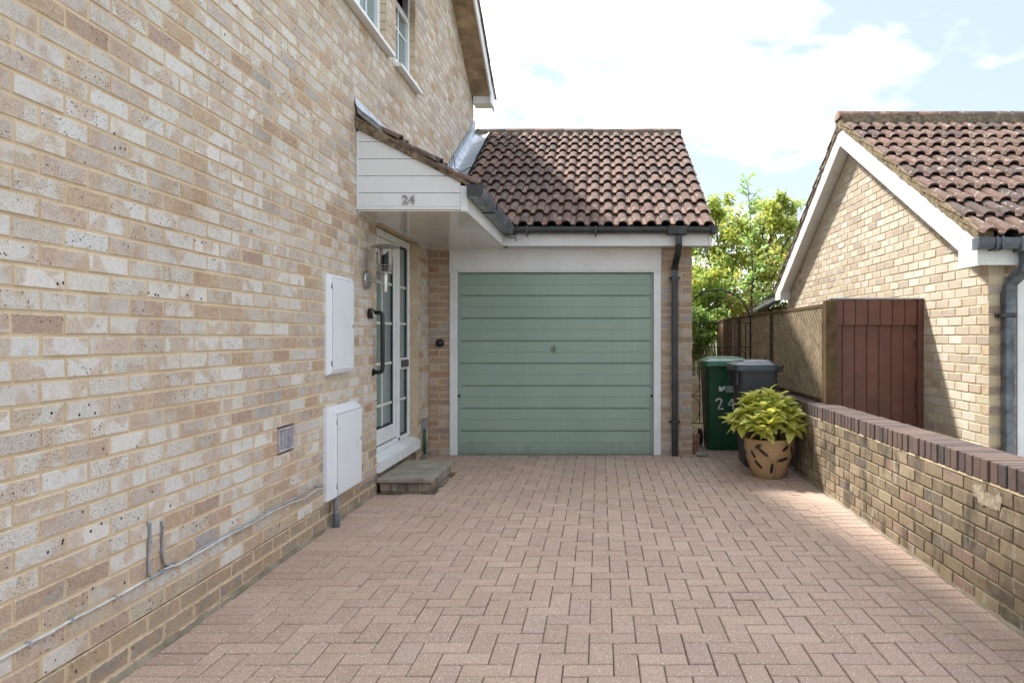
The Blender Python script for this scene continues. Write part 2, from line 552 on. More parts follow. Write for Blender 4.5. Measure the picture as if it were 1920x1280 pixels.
M['steel_lamp'] = simple('lamp_steel', (0.40, 0.39, 0.38), 0.36, 0.08, 30.0, metal=1.0)
M['black_plastic'] = simple('black_plastic', (0.012, 0.012, 0.013), 0.32, 0.1, 20.0)
M['bin_green'] = simple('green_polythene', lin(22, 74, 50), 0.42, 0.06, 4.0, bmp=0.1, bscale=150, dirt=lin(50, 84, 66), dscale=3, damt=0.3)
M['bin_lid_green'] = simple('green_lid', lin(36, 102, 76), 0.36, 0.06, 4.0, bmp=0.1, bscale=150, dirt=lin(86, 126, 108), dscale=3, damt=0.5)
M['bin_grey'] = simple('grey_polythene', lin(50, 54, 61), 0.42, 0.06, 4.0, bmp=0.1, bscale=150, dirt=lin(92, 96, 104), dscale=3, damt=0.3)
M['bin_lid_grey'] = simple('grey_lid', lin(56, 63, 76), 0.34, 0.06, 4.0, bmp=0.1, bscale=150, dirt=lin(98, 104, 116), dscale=3, damt=0.4)
M['rubber'] = simple('rubber', (0.012, 0.012, 0.012), 0.7, 0.1)
M['number_paint'] = simple('white_number_paint', (0.60, 0.62, 0.62), 0.6, 0.08, 40.0)
M['print_pale'] = simple('pale_print', (0.55, 0.60, 0.62), 0.6, 0.05, 40.0)
M['pot'] = simple('stoneware', lin(182, 150, 112), 0.42, 0.12, 7.0, bmp=0.12, bscale=30, dirt=lin(138, 104, 66), dscale=3.5, damt=0.6)
M['slot'] = simple('dark_recess', (0.035, 0.024, 0.016), 0.45, 0.2, 20.0)  # dark tone standing in for shade inside the pot's recesses
M['soil'] = simple('soil', (0.03, 0.022, 0.015), 0.95, 0.2, 30.0, bmp=1.0, bscale=40)
M['bark'] = simple('bark', (0.13, 0.10, 0.075), 0.9, 0.2, 20.0, bmp=0.7, bscale=40, spec=0.2)
M['stem'] = simple('green_stem', (0.10, 0.13, 0.04), 0.7, 0.2, 20.0)
M['vent'] = simple('vent_plastic', lin(186, 180, 186), 0.5, 0.08, 30.0, dirt=lin(128, 112, 110), dscale=12, damt=0.6)
M['dark_void'] = simple('dark_cavity', (0.008, 0.008, 0.012), 0.9)
M['green_pipe'] = simple('green_insulated_pipe', lin(28, 92, 74), 0.5, 0.1, 20.0)
M['letter'] = simple('letter_plate', (0.10, 0.085, 0.09), 0.4, 0.1, 30.0, metal=0.4)
M['gasket'] = simple('rubber_gasket', (0.012, 0.014, 0.02), 0.5)
M['bar_white'] = simple('glazing_bar', (0.74, 0.74, 0.70), 0.4, 0.02)
M['efflo'] = simple('repair_mortar', lin(178, 166, 146), 0.95, 0.14, 25.0, bmp=1.0, bscale=40, spec=0.1, dirt=lin(128, 108, 90), dscale=16, damt=0.5)
M['fillet'] = mortar_mat('grey_mortar', lin(156, 146, 130), lin(112, 102, 86))
M['dpc'] = simple('slate_damp_course', (0.075, 0.068, 0.06), 0.8, 0.3, 14.0, dirt=lin(190, 170, 140), dscale=6.0, damt=0.9)

# window glass: grey-green base colour stands in for reflections in the pane
m, nt, b, out = material('window_glass')
setin(b, Base_Color=(0.17, 0.235, 0.23), Roughness=0.03)
b.inputs['Specular IOR Level'].default_value = 0.75
b.inputs['IOR'].default_value = 1.52
bump(nt, b, noise(nt, pos(nt), 2.2, 2.0), 0.02, 0.02)
M['glass'] = m
m, nt, b, out = material('net_curtain_glass')
setin(b, Base_Color=(0.50, 0.52, 0.53), Roughness=0.05)
M['net'] = m
m, nt, b, out = material('lamp_glass')
setin(b, Base_Color=(0.95, 0.97, 0.97), Roughness=0.04)
b.inputs['Transmission Weight'].default_value = 1.0
b.inputs['IOR'].default_value = 1.2
M['lampglass'] = m


def leaf_mat(name, trans=0.35, rough=0.45, spot=None):
    m, nt, b, out = material(name)
    p = pos(nt)
    if spot:
        rnd = nd(nt, 'ShaderNodeObjectInfo').outputs['Random']
        base = ramp(nt, rnd, [(0.0, spot[0]), (0.45, spot[1]), (1.0, spot[2])])
        k = ramp(nt, noise(nt, p, 85.0, 3.0, 0.6), [(0.50, 0.0), (0.56, 1.0)])
        c = mix(nt, mth(nt, 'MULTIPLY', k, 0.75), base, spot[3])
        k2 = ramp(nt, noise(nt, p, 26.0, 3.0, 0.6), [(0.52, 0.0), (0.62, 1.0)])
        c = mix(nt, mth(nt, 'MULTIPLY', k2, 0.5), c, spot[4])
    else:
        c = tint(nt).outputs['Color']
    setin(b, Base_Color=c, Roughness=rough)
    tr = nd(nt, 'ShaderNodeBsdfTranslucent', {'Color': c})
    mx = nd(nt, 'ShaderNodeMixShader', {0: trans, 1: b.outputs[0], 2: tr.outputs[0]})
    nt.links.new(mx.outputs[0], out.inputs[0])
    return m
M['leaf'] = leaf_mat('tree_leaf', 0.58, 0.5)
M['laurel'] = leaf_mat('spotted_laurel_leaf', 0.42, 0.4, (lin(200, 210, 108), lin(238, 232, 108), lin(246, 240, 140), lin(160, 180, 74), lin(252, 248, 196)))

# far ground: lawn and soil
m, nt, b, out = material('lawn')
p = pos(nt)
c = ramp(nt, noise(nt, p, 0.6, 8.0, 0.65), [(0.3, (0.035, 0.06, 0.018)), (0.7, (0.085, 0.11, 0.035))])
c = mix(nt, 0.5, c, ramp(nt, noise(nt, p, 60.0, 4.0, 0.7), [(0.3, (0.25, 0.25, 0.25)), (0.7, (0.75, 0.75, 0.75))]), 'OVERLAY')
setin(b, Base_Color=c, Roughness=0.95)
M['lawn'] = m
M['path'] = simple('gravel_path', lin(178, 160, 128), 0.95, 0.15, 14.0, bmp=0.8, bscale=60, spec=0.15)

# ------------------------------------------------------------------ brickwork
def pick(pal):
    r = random.random() * sum(w for w, _ in pal)
    for w, c in pal:
        r -= w
        if r <= 0:
            break
    k = random.uniform(0.95, 1.05)
    c = lin(*c)
    return (c[0] * k * random.uniform(0.985, 1.015), c[1] * k, c[2] * k * random.uniform(0.97, 1.02), random.random())


def brick_part(mb, w, h, d, c, col, mtx=None, jit=0.0012):
    """A brick with an eased front edge; its front is at y = 0 and faces -y."""
    f = random.uniform(-1, 1) * jit * 1.2
    tw, tl = random.uniform(-1, 1) * jit, random.uniform(-1, 1) * jit
    a, b = w / 2, h / 2
    vs = []
    for (sx, sz) in ((-1, -1), (1, -1), (1, 1), (-1, 1)):
        jx, jz = random.uniform(-1, 1) * jit, random.uniform(-1, 1) * jit
        vs.append((sx * (a - c) + jx, f + sx * tw + sz * tl, sz * (b - c) + jz))
    for (sx, sz) in ((-1, -1), (1, -1), (1, 1), (-1, 1)):
        vs.append((sx * a, f + c + sx * tw + sz * tl, sz * b))
    for (sx, sz) in ((-1, -1), (1, -1), (1, 1), (-1, 1)):
        vs.append((sx * a, d, sz * b))
    if mtx is not None:
        vs = [mtx @ Vector(v) for v in vs]
    fs = [(0, 1, 2, 3)]
    for i in range(4):
        j = (i + 1) % 4
        fs += [(4 + i, 4 + j, j, i), (8 + i, 8 + j, 4 + j, 4 + i)]
    sg = ((-1, -1, 0), (1, -1, 0), (1, 1, 0), (-1, 1, 0))
    if w < 0.15 and h < 0.08:
        k = w / 0.215
        sg_f = [((1 - (1 - .97) * k) * q[0], q[1] * .97, 0) for q in sg]
    else:
        sg_f = [(q[0] * .985, q[1] * .96, 0) for q in sg]
    mb.add(vs, fs, col, uv=sg_f + list(sg) + list(sg))


def lay(u0, u1, z0, z1, openings=(), phase=0.0, ends=None, top=None, pu=0.225, pz=0.075, joint=0.010):
    out = []
    k = 0
    z = z0
    while z + 0.03 < z1:
        za, zb = z + joint / 2, z + pz - joint / 2
        lo, hi = ends(k) if ends else (u0, u1)
        if top:
            t = top(zb)
            if t is None:
                break
            lo, hi = max(lo, t[0]), min(hi, t[1])
        ints = [(lo, hi)]
        for (a, b, c, d) in openings:
            if zb > c + 0.03 and za < d - 0.03:
                nw = []
                for (p, q) in ints:
                    if b <= p or a >= q:
                        nw.append((p, q))
                    else:
                        if a > p:
                            nw.append((p, a))
                        if b < q:
                            nw.append((b, q))
                ints = nw
        ph = phase + (k % 2) * pu / 2 + random.uniform(-0.006, 0.006)
        for (p, q) in ints:
            i = math.floor((p - ph) / pu)
            while ph + i * pu < q:
                g = ph + i * pu
                s = max(p, g + joint / 2)
                e = min(q, g + pu - joint / 2)
                if e - s > 0.03:
                    out.append(((s + e) / 2, (za + zb) / 2, e - s, zb - za))
                i += 1
        z += pz
        k += 1
    return out


def place_bricks(bricks, theta, origin, parent, mat, palfn, depth=0.1, ch=0.003, nmax=300, name='brick', rest='remaining_bricks', flat=False, jit=0.0012):
    origin = Vector(origin)
    rot = Matrix.Rotation(theta, 4, 'Z')
    if flat:
        rot = rot @ Matrix.Rotation(R(-90), 4, 'X')
    scored = []
    for bk in bricks:
        u, z, w, h = bk[:4]
        if flat:
            p = origin + Vector((u, z, bk[4]))
        else:
            p = origin + Matrix.Rotation(theta, 3, 'Z') @ Vector((u, 0, 0)) + Vector((0, 0, z))
        s = w * h / max(p.y, 0.3) ** 2 if in_frame(p) else 0
        scored.append((s, bk, p))
    scored.sort(key=lambda t: -t[0])
    std = {}
    mb = MB()
    for i, (s, bk, p) in enumerate(scored):
        w, h = bk[2], bk[3]
        pal, zone = palfn(bk)
        mt = Matrix.Translation(p) @ rot
        if flat:
            mt = mt @ Matrix.Rotation(random.uniform(-.004, .004), 4, 'X') @ Matrix.Rotation(random.uniform(-.004, .004), 4, 'Z')
        if i < nmax and s > 0:
            key = (round(w, 3), round(h, 3), zone)
            var = std.setdefault(key, [])
            if len(var) < 30:
                t = MB()
                brick_part(t, w, h, depth, ch, pick(pal), None, jit)
                me = t.mesh(name, mat)
                var.append(me)
            else:
                me = random.choice(var)
            link(name, me, parent, mt)
        else:
            brick_part(mb, w, h, depth, ch, pick(pal), mt, jit)
    if mb.v:
        o = mb.build(rest, mat, parent)
        o['kind'] = 'stuff'


PAL_HOUSE = [(46, (202, 197, 191)), (28, (192, 183, 174)), (12, (187, 174, 166)), (8, (184, 163, 144)), (4, (174, 168, 165)), (3, (176, 154, 140)), (10, (210, 206, 202))]
PAL_HOUSE_LOW = [(24, (186, 174, 158)), (26, (180, 166, 150)), (20, (180, 158, 144)), (10, (162, 151, 142)), (8, (188, 174, 150))]
PAL_PLINTH = [(30, (164, 149, 130)), (20, (156, 142, 127)), (20, (150, 138, 126)), (10, (170, 152, 128))]
PAL_GARAGE = [(24, (186, 176, 165)), (20, (172, 153, 136)), (20, (168, 148, 138)), (14, (160, 140, 130)), (4, (168, 132, 116)), (12, (166, 160, 158))]
PAL_NEIGH = [(30, (212, 202, 186)), (26, (204, 191, 172)), (14, (197, 181, 166)), (16, (218, 210, 198)), (6, (186, 173, 163))]
PAL_GARDEN = [(26, (154, 139, 116)), (22, (142, 126, 104)), (16, (134, 119, 100)), (12, (162, 146, 120)), (8, (146, 124, 110)), (6, (118, 108, 97))]
PAL_COPING = [(30, (99, 87, 83)), (24, (105, 91, 85)), (20, (90, 82, 81)), (14, (109, 93, 85)), (8, (83, 77, 77))]
PAL_PAVER = [(40, (189, 164, 148)), (30, (186, 161, 146)), (20, (192, 168, 152))]

# ------------------------------------------------------------------ the ground
WX, GX = -1.83, 1.845          # face of the house wall, face of the garden wall
g = MB()
g.box(-300, 300, -60, 900, -0.9, -0.30)
o = tagit(g.build('lawn', M['lawn']), 'ground far beyond the driveway', None, None, 'structure')
drive = MB()
ys = [-8.0, 0.5, 7.8, 9.6]
for i in range(3):
    ya, yb = ys[i], ys[i + 1]
    za, zb = ground_z(ya) - 0.012, ground_z(yb) - 0.012
    drive.add([(-2.3, ya, za), (2.3, ya, za), (2.3, yb, zb), (-2.3, yb, zb), (-2.3, ya, -.30), (2.3, ya, -.30), (2.3, yb, -.30), (-2.3, yb, -.30)],
              [(0, 1, 2, 3), (0, 4, 5, 1), (2, 6, 7, 3), (0, 3, 7, 4), (1, 5, 6, 2)])
drive = drive.build('driveway', M['joint'])
tagit(drive, 'driveway of pinkish herringbone block paving', None, None, 'structure')
pav = []
XL, XR = WX + 0.012, GX - 0.012
BL, BR = XL + 0.204, XR - 0.204                 # border courses along both walls
Y0, Y1 = 1.5, 7.76
J = 0.0045


def add_paver(xa, xb, ya, yb):
    if xb - xa < 0.025 or yb - ya < 0.025:
        return
    yc = (ya + yb) / 2
    pav.append(((xa + xb) / 2, yc, xb - xa, yb - ya, ground_z(yc) + random.uniform(-0.0015, 0.0015) + 0.005 * mnoise.noise(Vector(((xa + xb) * .8, yc * 1.6, 3.1)))))


y = Y0
while y < 9.5:
    if y < Y1 - 0.05:
        if not (5.93 < y + 0.05 < 6.87):
            add_paver(XL, BL - J, y, y + 0.1 - J)
    add_paver(BR + J, XR, y + 0.03, y + 0.13 - J)
    y += 0.1
STEP = (-1.36, 5.93, 6.87)
nx0, ny0 = -4, 0
for iy in range(0, 81):
    for ix in range(-2, 36):
        s = (ix + iy) % 4
        xa, ya = BL + ix * 0.1 - 0.03, Y0 + iy * 0.1
        if s == 0:
            bx = (xa, xa + 0.2 - J, ya, ya + 0.1 - J)
        elif s == 2:
            bx = (xa, xa + 0.1 - J, ya, ya + 0.2 - J)
        else:
            continue
        xa, xb, ya, yb = bx
        xa, xb = max(xa, BL), min(xb, BR)
        if xb < 0.99 and yb > Y1:
            yb = Y1
        elif yb > Y1 and xa < 0.99:
            xa = max(xa, 0.99)
        if yb > 9.5:
            continue
        if xa < STEP[0] and yb > STEP[1] and ya < STEP[2]:
            if xb < STEP[0] + 0.03:
                if ya < STEP[1]:
                    yb = STEP[1]
                elif yb > STEP[2]:
                    ya = STEP[2]
                else:
                    continue
            else:
                xa = STEP[0]
        add_paver(xa, xb, ya, yb)
place_bricks(pav, 0.0, (0, 0, 0), drive, M['paver'], lambda b: (PAL_PAVER, 0), depth=0.05, ch=0.0035, nmax=300, name='paver', rest='remaining_pavers', flat=True, jit=0.0008)

# ------------------------------------------------------------------ the house on the left
H_NEAR, H_FAR, RAKE = 1.0, 10.55, 0.51
RIDGE_Y = (H_NEAR - 0.13 + 10.68) / 2


def deck_z(y):
    return 4.74 + RAKE * (10.68 - y) if y >= RIDGE_Y else 4.74 + RAKE * (y - (H_NEAR - 0.13))


house = thing('brick_house', 'two-storey pale buff brick house with its gable wall along the driveway', 'house', (WX, 4.0, -0.05))
DOOR = (5.97, 7.31, 0.14, 2.205)
WIN1 = (4.95, 6.25, 3.735, 4.86)
WIN2 = (6.53, 7.22, 3.735, 4.78)
openings = [(DOOR[0], DOOR[1], -0.2, DOOR[3]), WIN1, WIN2, (4.14, 4.365, 0.591, 0.741)]


def wall_top(z):
    if z < 4.56 + RAKE * 0.13:
        return H_NEAR, H_FAR
    d = (z - 4.56) / RAKE
    a, b = H_NEAR - 0.13 + d, 10.68 - d
    return (a, b) if b - a > 0.1 else None


zb0 = 0.141 - 0.225
hb = lay(H_NEAR, H_FAR, zb0, 7.2, openings, phase=0.02, top=wall_top)
hb = [b for b in hb if not (b[0] > 7.85 and b[1] < 2.3 + (b[0] - 7.42) * 0.577)]
place_bricks(hb, R(90), (WX, 0, 0), house, M['brick_house'],
             lambda b: ((PAL_PLINTH, 2) if b[1] < 0.141 else (PAL_HOUSE_LOW if b[1] < 0.45 and random.random() < 0.55 else PAL_HOUSE, 1 if b[1] < 0.45 else 0)))
# the wall core between and behind the bricks
core = MB()
core_op = [(a - .007, b + .007, c - .007, d + .007) for (a, b, c, d) in openings]
cuts = sorted({H_NEAR, RIDGE_Y, H_FAR, *(v for o_ in core_op for v in o_[:2])})
for a, b in zip(cuts[:-1], cuts[1:]):
    mid = (a + b) / 2
    spans = [(-0.3, None)]
    for (p, q, c, d) in core_op:
        if p <= mid <= q:
            ns = []
            for (lo, hi) in spans:
                if (hi is None or c < hi) and d > lo:
                    if c > lo:
                        ns.append((lo, c))
                    ns.append((d, hi))
                else:
                    ns.append((lo, hi))
            spans = ns
    for (lo, hi) in spans:
        ta = hi if hi is not None else deck_z(a) - 0.18
        tb = hi if hi is not None else deck_z(b) - 0.18
        x0 = WX - 0.0032
        core.ext([(x0, a, lo), (x0, b, lo), (x0, b, tb), (x0, a, ta)], (-0.12, 0, 0))
core.build('wall', M['mortar_house'], house)
rear = MB()
rear.ext([(WX - 0.3, H_NEAR + .05, -0.3), (WX - 0.3, H_FAR - .05, -0.3), (WX - 0.3, H_FAR - .05, 4.5), (WX - 0.3, RIDGE_Y, 6.9), (WX - 0.3, H_NEAR + .05, 4.5)], (-6.5, 0, 0))
rear.build('inner_wall', M['dark_void'], house)
sidew = MB()
sidew.box(WX - 7, WX - 0.13, H_NEAR, H_NEAR + 0.04, -0.3, 4.62)
sidew.box(WX - 7, WX - 0.13, H_FAR - 0.04, H_FAR, -0.3, 4.62)
sidew.build('end_wall', M['mortar_house'], house)
dpc = MB()
for a, b in ((H_NEAR, DOOR[0]), (DOOR[1], 7.79)):
    dpc.box(WX - 0.02, WX - 0.0018, a, b, 0.1392, 0.1428)
dpc.build('damp_course', M['dpc'], house)
foot = MB()
n_ = 90
vs, fs = [], []
for i in range(n_ + 1):
    yy = H_NEAR + (DOOR[0] - 0.03 - H_NEAR) * i / n_
    zz_ = ground_z(yy)
    w_ = 0.008 + 0.012 * mnoise.noise(Vector((yy * 5, 0, 0))) + 0.008 * random.random()
    vs += [(WX - 0.005, yy, zz_ + 0.02 + 0.012 * random.random()), (WX + max(0.008, w_), yy, zz_ - 0.002)]
for i in range(n_):
    fs.append((2 * i, 2 * i + 1, 2 * i + 3, 2 * i + 2))
foot.add(vs, fs)
foot.build('mortar_fillet', M['fillet'], house)

# roof of the house: boarded verge over the gable, tiles edge on
VX = -1.54
rd = MB()
for (ya, yb) in ((H_NEAR - 0.13, RIDGE_Y), (RIDGE_Y, 10.68)):
    rd.ext([(VX - 0.03, ya, deck_z(ya)), (VX - 0.03, yb, deck_z(yb)), (VX - 0.03, yb, deck_z(yb) - 0.06), (VX - 0.03, ya, deck_z(ya) - 0.06)], (-6.8, 0, 0))
roof_h = rd.build('roof', M['deck'], house)
bb = MB()
for (ya, yb) in ((H_NEAR - 0.1, RIDGE_Y), (RIDGE_Y, 10.66)):
    bb.ext([(VX - 0.028, ya, deck_z(ya) + 0.005), (VX - 0.028, yb, deck_z(yb) + 0.005), (VX - 0.028, yb, deck_z(yb) - 0.195), (VX - 0.028, ya, deck_z(ya) - 0.195)], (0.022, 0, 0))
bb.build('bargeboard', M['paint_white'], house)
sf = MB()
for (ya, yb) in ((H_NEAR, RIDGE_Y), (RIDGE_Y, 10.40)):
    sf.ext([(VX - 0.03, ya, deck_z(ya) - 0.165), (VX - 0.03, yb, deck_z(yb) - 0.165), (VX - 0.03, yb, deck_z(yb) - 0.178), (VX - 0.03, ya, deck_z(ya) - 0.178)], (WX - VX + 0.028, 0, 0))
sf.build('verge_soffit', M['old_soffit'], house)
eb = MB()
eb.box(WX + 0.012, VX - 0.034, 10.42, 10.66, 4.60, 4.95, 0.003)
eb.box(VX - 0.032, VX - 0.004, 10.36, 10.68, 4.585, 4.86, 0.003)
eb.build('eaves_box', M['paint_white'], house)


# roof tiles -----------------------------------------------------------------
TW, TL, GA = 0.29, 0.42, 0.34


def tile_mesh(mat, seed, cut=0.0, warm=1.0):
    rnd = random.Random(seed)
    hw, rh = 0.048, 0.043
    prof = []
    for r in (0, 1):
        c = 0.0725 + r * 0.145
        prof.append((c - 0.0725, 0.0, 'p'))
        for k in range(7):
            a = math.pi * k / 6
            prof.append((c - hw * math.cos(a), rh * math.sin(a) ** 0.85 if 0 < k < 6 else 0.0, 'r'))
    prof.append((TW, 0.0, 'p'))
    prof = [q for q in prof if q[0] >= cut - 1e-6]
    base = rnd.choice([(118, 96, 89), (124, 101, 93), (110, 92, 87), (128, 103, 94), (104, 90, 86)])
    k = rnd.uniform(0.74, 0.94)
    roll = tuple(v * k for v in lin(*base))
    pan = tuple(v * k * warm for v in lin(150, 124, 112))
    mb = MB()
    lift, th = 0.034, 0.016
    for (xa, za, ta), (xb, zb, tb) in zip(prof[:-1], prof[1:]):
        isroll = (za + zb) > 0.001
        c = roll if isroll else pan
        jy = 0.0
        A0, B0 = (xa, jy, za + lift), (xb, jy, zb + lift)
        A1, B1 = (xa, TL, za - 0.008), (xb, TL, zb - 0.008)
        mb.add([A0, B0, B1, A1], [(0, 1, 2, 3)], (*c, rnd.random()))
        mb.add([A0, B0, (xb, jy + .003, zb + lift - th), (xa, jy + .003, za + lift - th)], [(0, 3, 2, 1)], (c[0] * .62, c[1] * .58, c[2] * .55, 0.3))
    # the open side edge
    x, z, _ = prof[-1]
    mb.add([(x, 0, z + lift), (x, TL, z - .008), (x, TL, z - .008 - th), (x, 0, z + lift - th)], [(0, 1, 2, 3)], (*roll, .3))
    me = mb.mesh('roof_tile', mat)
    me.polygons.foreach_set('use_smooth', [True] * len(me.polygons))
    return me


TILES = {kk: [tile_mesh(M[kk], 100 + i, 0.0, 1.0 if kk == 'tile' else 0.72) for i in range(10)] for kk in ('tile', 'tile_moss')}

HALF = {kk: tile_mesh(M[kk], 90, 0.145) for kk in ('tile', 'tile_moss')}


def tile_roof(parent, origin, xdir, updir, ncols, nrows, kind, skip=None, off=0.0, ga=GA, half=None):
    origin, xd, ud = Vector(origin), Vector(xdir).normalized(), Vector(updir).normalized()
    zd = xd.cross(ud).normalized()
    for r in range(nrows):
        for c in range(ncols):
            p = origin + xd * (c * TW + off) + ud * (r * ga + random.uniform(-.008, .008)) + zd * random.uniform(-.002, .005)
            if skip and skip(p, r, c):
                continue
            a = random.uniform(-.014, .014)
            xx = (xd * math.cos(a) + ud * math.sin(a)).normalized()
            uu = zd.cross(xx).normalized()
            mt = Matrix(((xx.x, uu.x, zd.x, p.x), (xx.y, uu.y, zd.y, p.y), (xx.z, uu.z, zd.z, p.z), (0, 0, 0, 1)))
            link('roof_tile', HALF[kind] if half and half(p, r, c) else random.choice(TILES[kind]), parent, mt)


def ridge_tiles(parent, p0, p1, rad, mat, n):
    p0, p1 = Vector(p0), Vector(p1)
    d = (p1 - p0) / n
    s = d.normalized().cross(Vector((0, 0, 1)))
    for i in range(n):
        a, b = p0 + d * (i + 0.004), p0 + d * (i + 0.996)
        rs = []
        for q, rr in ((a, rad), (b, rad * 0.985)):
            q = q + Vector((0, 0, random.uniform(-.004, .004)))
            rs.append([q + s * math.cos(t) * rr + Vector((0, 0, 1)) * (math.sin(t) * rr * 0.8) for t in [math.pi * k / 10 for k in range(11)]])
        col = lin(*random.choice([(126, 106, 97), (116, 101, 94), (136, 108, 96)]))
        mb = MB()
        mb.rings(rs, closed=False, col=(*col, .5))
        link('ridge_tile', mb.mesh('ridge_tile', mat, True), parent)


c27, s27 = math.cos(math.atan(RAKE)), math.sin(math.atan(RAKE))
tile_roof(roof_h, (VX + 0.02, 10.72, deck_z(10.72) + 0.004), (-1, 0, 0), (0, -c27, s27), 2, 16, 'tile')
vm = MB()
for (ya, yb) in ((H_NEAR - 0.1, RIDGE_Y), (RIDGE_Y, 10.66)):
    vm.ext([(VX - 0.01, ya, deck_z(ya) + 0.006), (VX - 0.01, yb, deck_z(yb) + 0.006), (VX - 0.01, yb, deck_z(yb) + 0.04), (VX - 0.01, ya, deck_z(ya) + 0.04)], (-0.1, 0, 0))
vm.build('verge_cement', M['verge_dark'], roof_h)


# windows of the house --------------------------------------------------------
def house_window(a, b, z0, z1, mull, transom, net):
    xf = WX - 0.055
    w = MB()
    t = 0.055
    for (y0, y1, q0, q1) in ((a, a + t, z0, z1), (b - t, b, z0, z1), (a + t, b - t, z0, z0 + t), (a + t, b - t, z1 - t, z1)):
        w.box(xf - 0.06, xf, y0 + .001, y1 - .001, q0 + .001, q1 - .001, 0.004)
    for m_ in mull:
        w.box(xf - 0.06, xf - .002, m_ - 0.04, m_ + 0.04, z0 + t, z1 - t, 0.004)
    if transom:
        for y0, y1 in zip([a + t] + [m_ + .04 for m_ in mull], [m_ - .04 for m_ in mull] + [b - t]):
            w.box(xf - 0.06, xf - .003, y0, y1, transom - 0.03, transom + 0.03, 0.004)
    win = w.build('window', M['upvc'], house)
    xs = [a + t] + [v for m_ in mull for v in (m_ - 0.04, m_ + 0.04)] + [b - t]
    for i in range(0, len(xs), 2):
        y0, y1 = xs[i], xs[i + 1]
        p = MB()
        p.box(xf - 0.035, xf - 0.028, y0 + .03, y1 - .03, z0 + t + .03, (transom - .03 if transom else z1 - t) - .03)
        p.build('pane', M['net'] if net == i // 2 else M['glass'], win)
        s = MB()
        for (c, d, e, f) in ((y0 + .002, y0 + .035, z0 + t, z1 - t), (y1 - .035, y1 - .002, z0 + t, z1 - t), (y0 + .035, y1 - .035, z0 + t + .001, z0 + t + .035)):
            if transom:
                f = min(f, transom - .03)
            s.box(xf - 0.045, xf + 0.008, c, d, e, f, 0.004)
        yc = (y0 + y1) / 2
        s.box(xf - 0.027, xf - 0.018, yc - .009, yc + .009, z0 + t + .035, (transom - .03 if transom else z1 - t), 0.0)
        zt = z0 + t + 0.36
        s.box(xf - 0.0265, xf - 0.0185, y0 + .035, y1 - .035, zt - .009, zt + .009, 0.0)
        s.build('sash', M['upvc'], win)
    sl_ = MB()
    sl_.ext([(xf - 0.05, a - 0.04, z0 + .004), (WX + 0.065, a - 0.04, z0 - 0.035), (WX + 0.065, a - 0.04, z0 - 0.062), (WX + 0.004, a - 0.04, z0 - 0.062), (xf - 0.05, a - 0.04, z0 - 0.02)], (0, b - a + 0.08, 0))
    sl_.build('sill', M['paint_white'], win)
    return win


house_window(WIN1[0], WIN1[1], WIN1[2], WIN1[3], [5.62], None, 0)
w2 = house_window(WIN2[0], WIN2[1], WIN2[2], WIN2[3], [], 4.36, 9)
# the little top light stands open
ol = MB()
h0, h1 = Vector((WX - 0.06, 0, 4.74)), Vector((-1.70, 0, 4.385))
dv = (h1 - h0)
nv = Vector((dv.z, 0, -dv.x)).normalized() * 0.02
for (ya, yb, ta, tb) in ((6.585, 6.63, 0, 1), (7.12, 7.165, 0, 1), (6.63, 7.12, 0, .14), (6.63, 7.12, .86, 1)):
    a0, a1 = h0 + dv * ta, h0 + dv * tb
    ol.ext([a0 + nv + Vector((0, ya, 0)), a1 + nv + Vector((0, ya, 0)), a1 - nv + Vector((0, ya, 0)), a0 - nv + Vector((0, ya, 0))], (0, yb - ya, 0))
ol.build('open_top_light', M['upvc'], w2)
og = MB()
a0, a1 = h0 + dv * .14, h0 + dv * .86
og.ext([a0 + Vector((0, 6.63, 0)), a1 + Vector((0, 6.63, 0)), a1 + nv * .2 + Vector((0, 6.63, 0)), a0 + nv * .2 + Vector((0, 6.63, 0))], (0, .49, 0))
og.build('pane', M['glass'], w2)

# front door and side light, set back in the wall -----------------------------
XD = WX - 0.075
fd = MB()
fr = 0.055
for (ya, yb, za, zb) in ((5.972, 6.03, 0.28, 2.2), (6.875, 6.945, 0.28, 2.135), (7.25, 7.308, 0.28, 2.2), (6.03, 7.25, 2.135, 2.2), (6.03, 7.25, 0.27, 0.315)):
    fd.box(XD - 0.06, XD, ya, yb, za, zb, 0.005)
fdoor = fd.build('front_door', M['upvc'], house)
fdoor['label'] = 'white glazed front door with narrow side light'
leaf = MB()
LX = XD - 0.012
for (ya, yb, za, zb) in ((6.036, 6.145, 0.325, 2.13), (6.765, 6.868, 0.325, 2.13), (6.145, 6.765, 0.325, 0.46), (6.145, 6.765, 2.0, 2.13)):
    leaf.box(LX - 0.05, LX + 0.006, ya, yb, za, zb, 0.006)
leaf.build('door_leaf', M['upvc'], fdoor)
seal = MB()
seal.box(LX - 0.045, LX - 0.006, 6.03, 6.036, 0.32, 2.13)
seal.box(LX - 0.045, LX - 0.006, 6.868, 6.875, 0.32, 2.13)
seal.box(LX - 0.045, LX - 0.006, 6.036, 6.868, 2.13, 2.135)
seal.box(LX - 0.045, LX - 0.006, 6.036, 6.868, 0.315, 0.325)
for (ya, yb, za, zb) in ((6.145, 6.158, .46, 2.0), (6.752, 6.765, .46, 2.0), (6.158, 6.752, .46, .473), (6.158, 6.752, 1.987, 2.0), (6.945, 6.957, .315, .95), (7.238, 7.25, .315, .95), (6.945, 6.957, 1.06, 2.135), (7.238, 7.25, 1.06, 2.135), (6.957, 7.238, .315, .326), (6.957, 7.238, 2.12, 2.135)):
    seal.box(LX - 0.02, LX - 0.007, ya, yb, za, zb)
seal.build('gasket', M['gasket'], fdoor)
zs = [0.473, 0.66, 1.025, 1.385, 1.745, 1.987]
bars = MB()
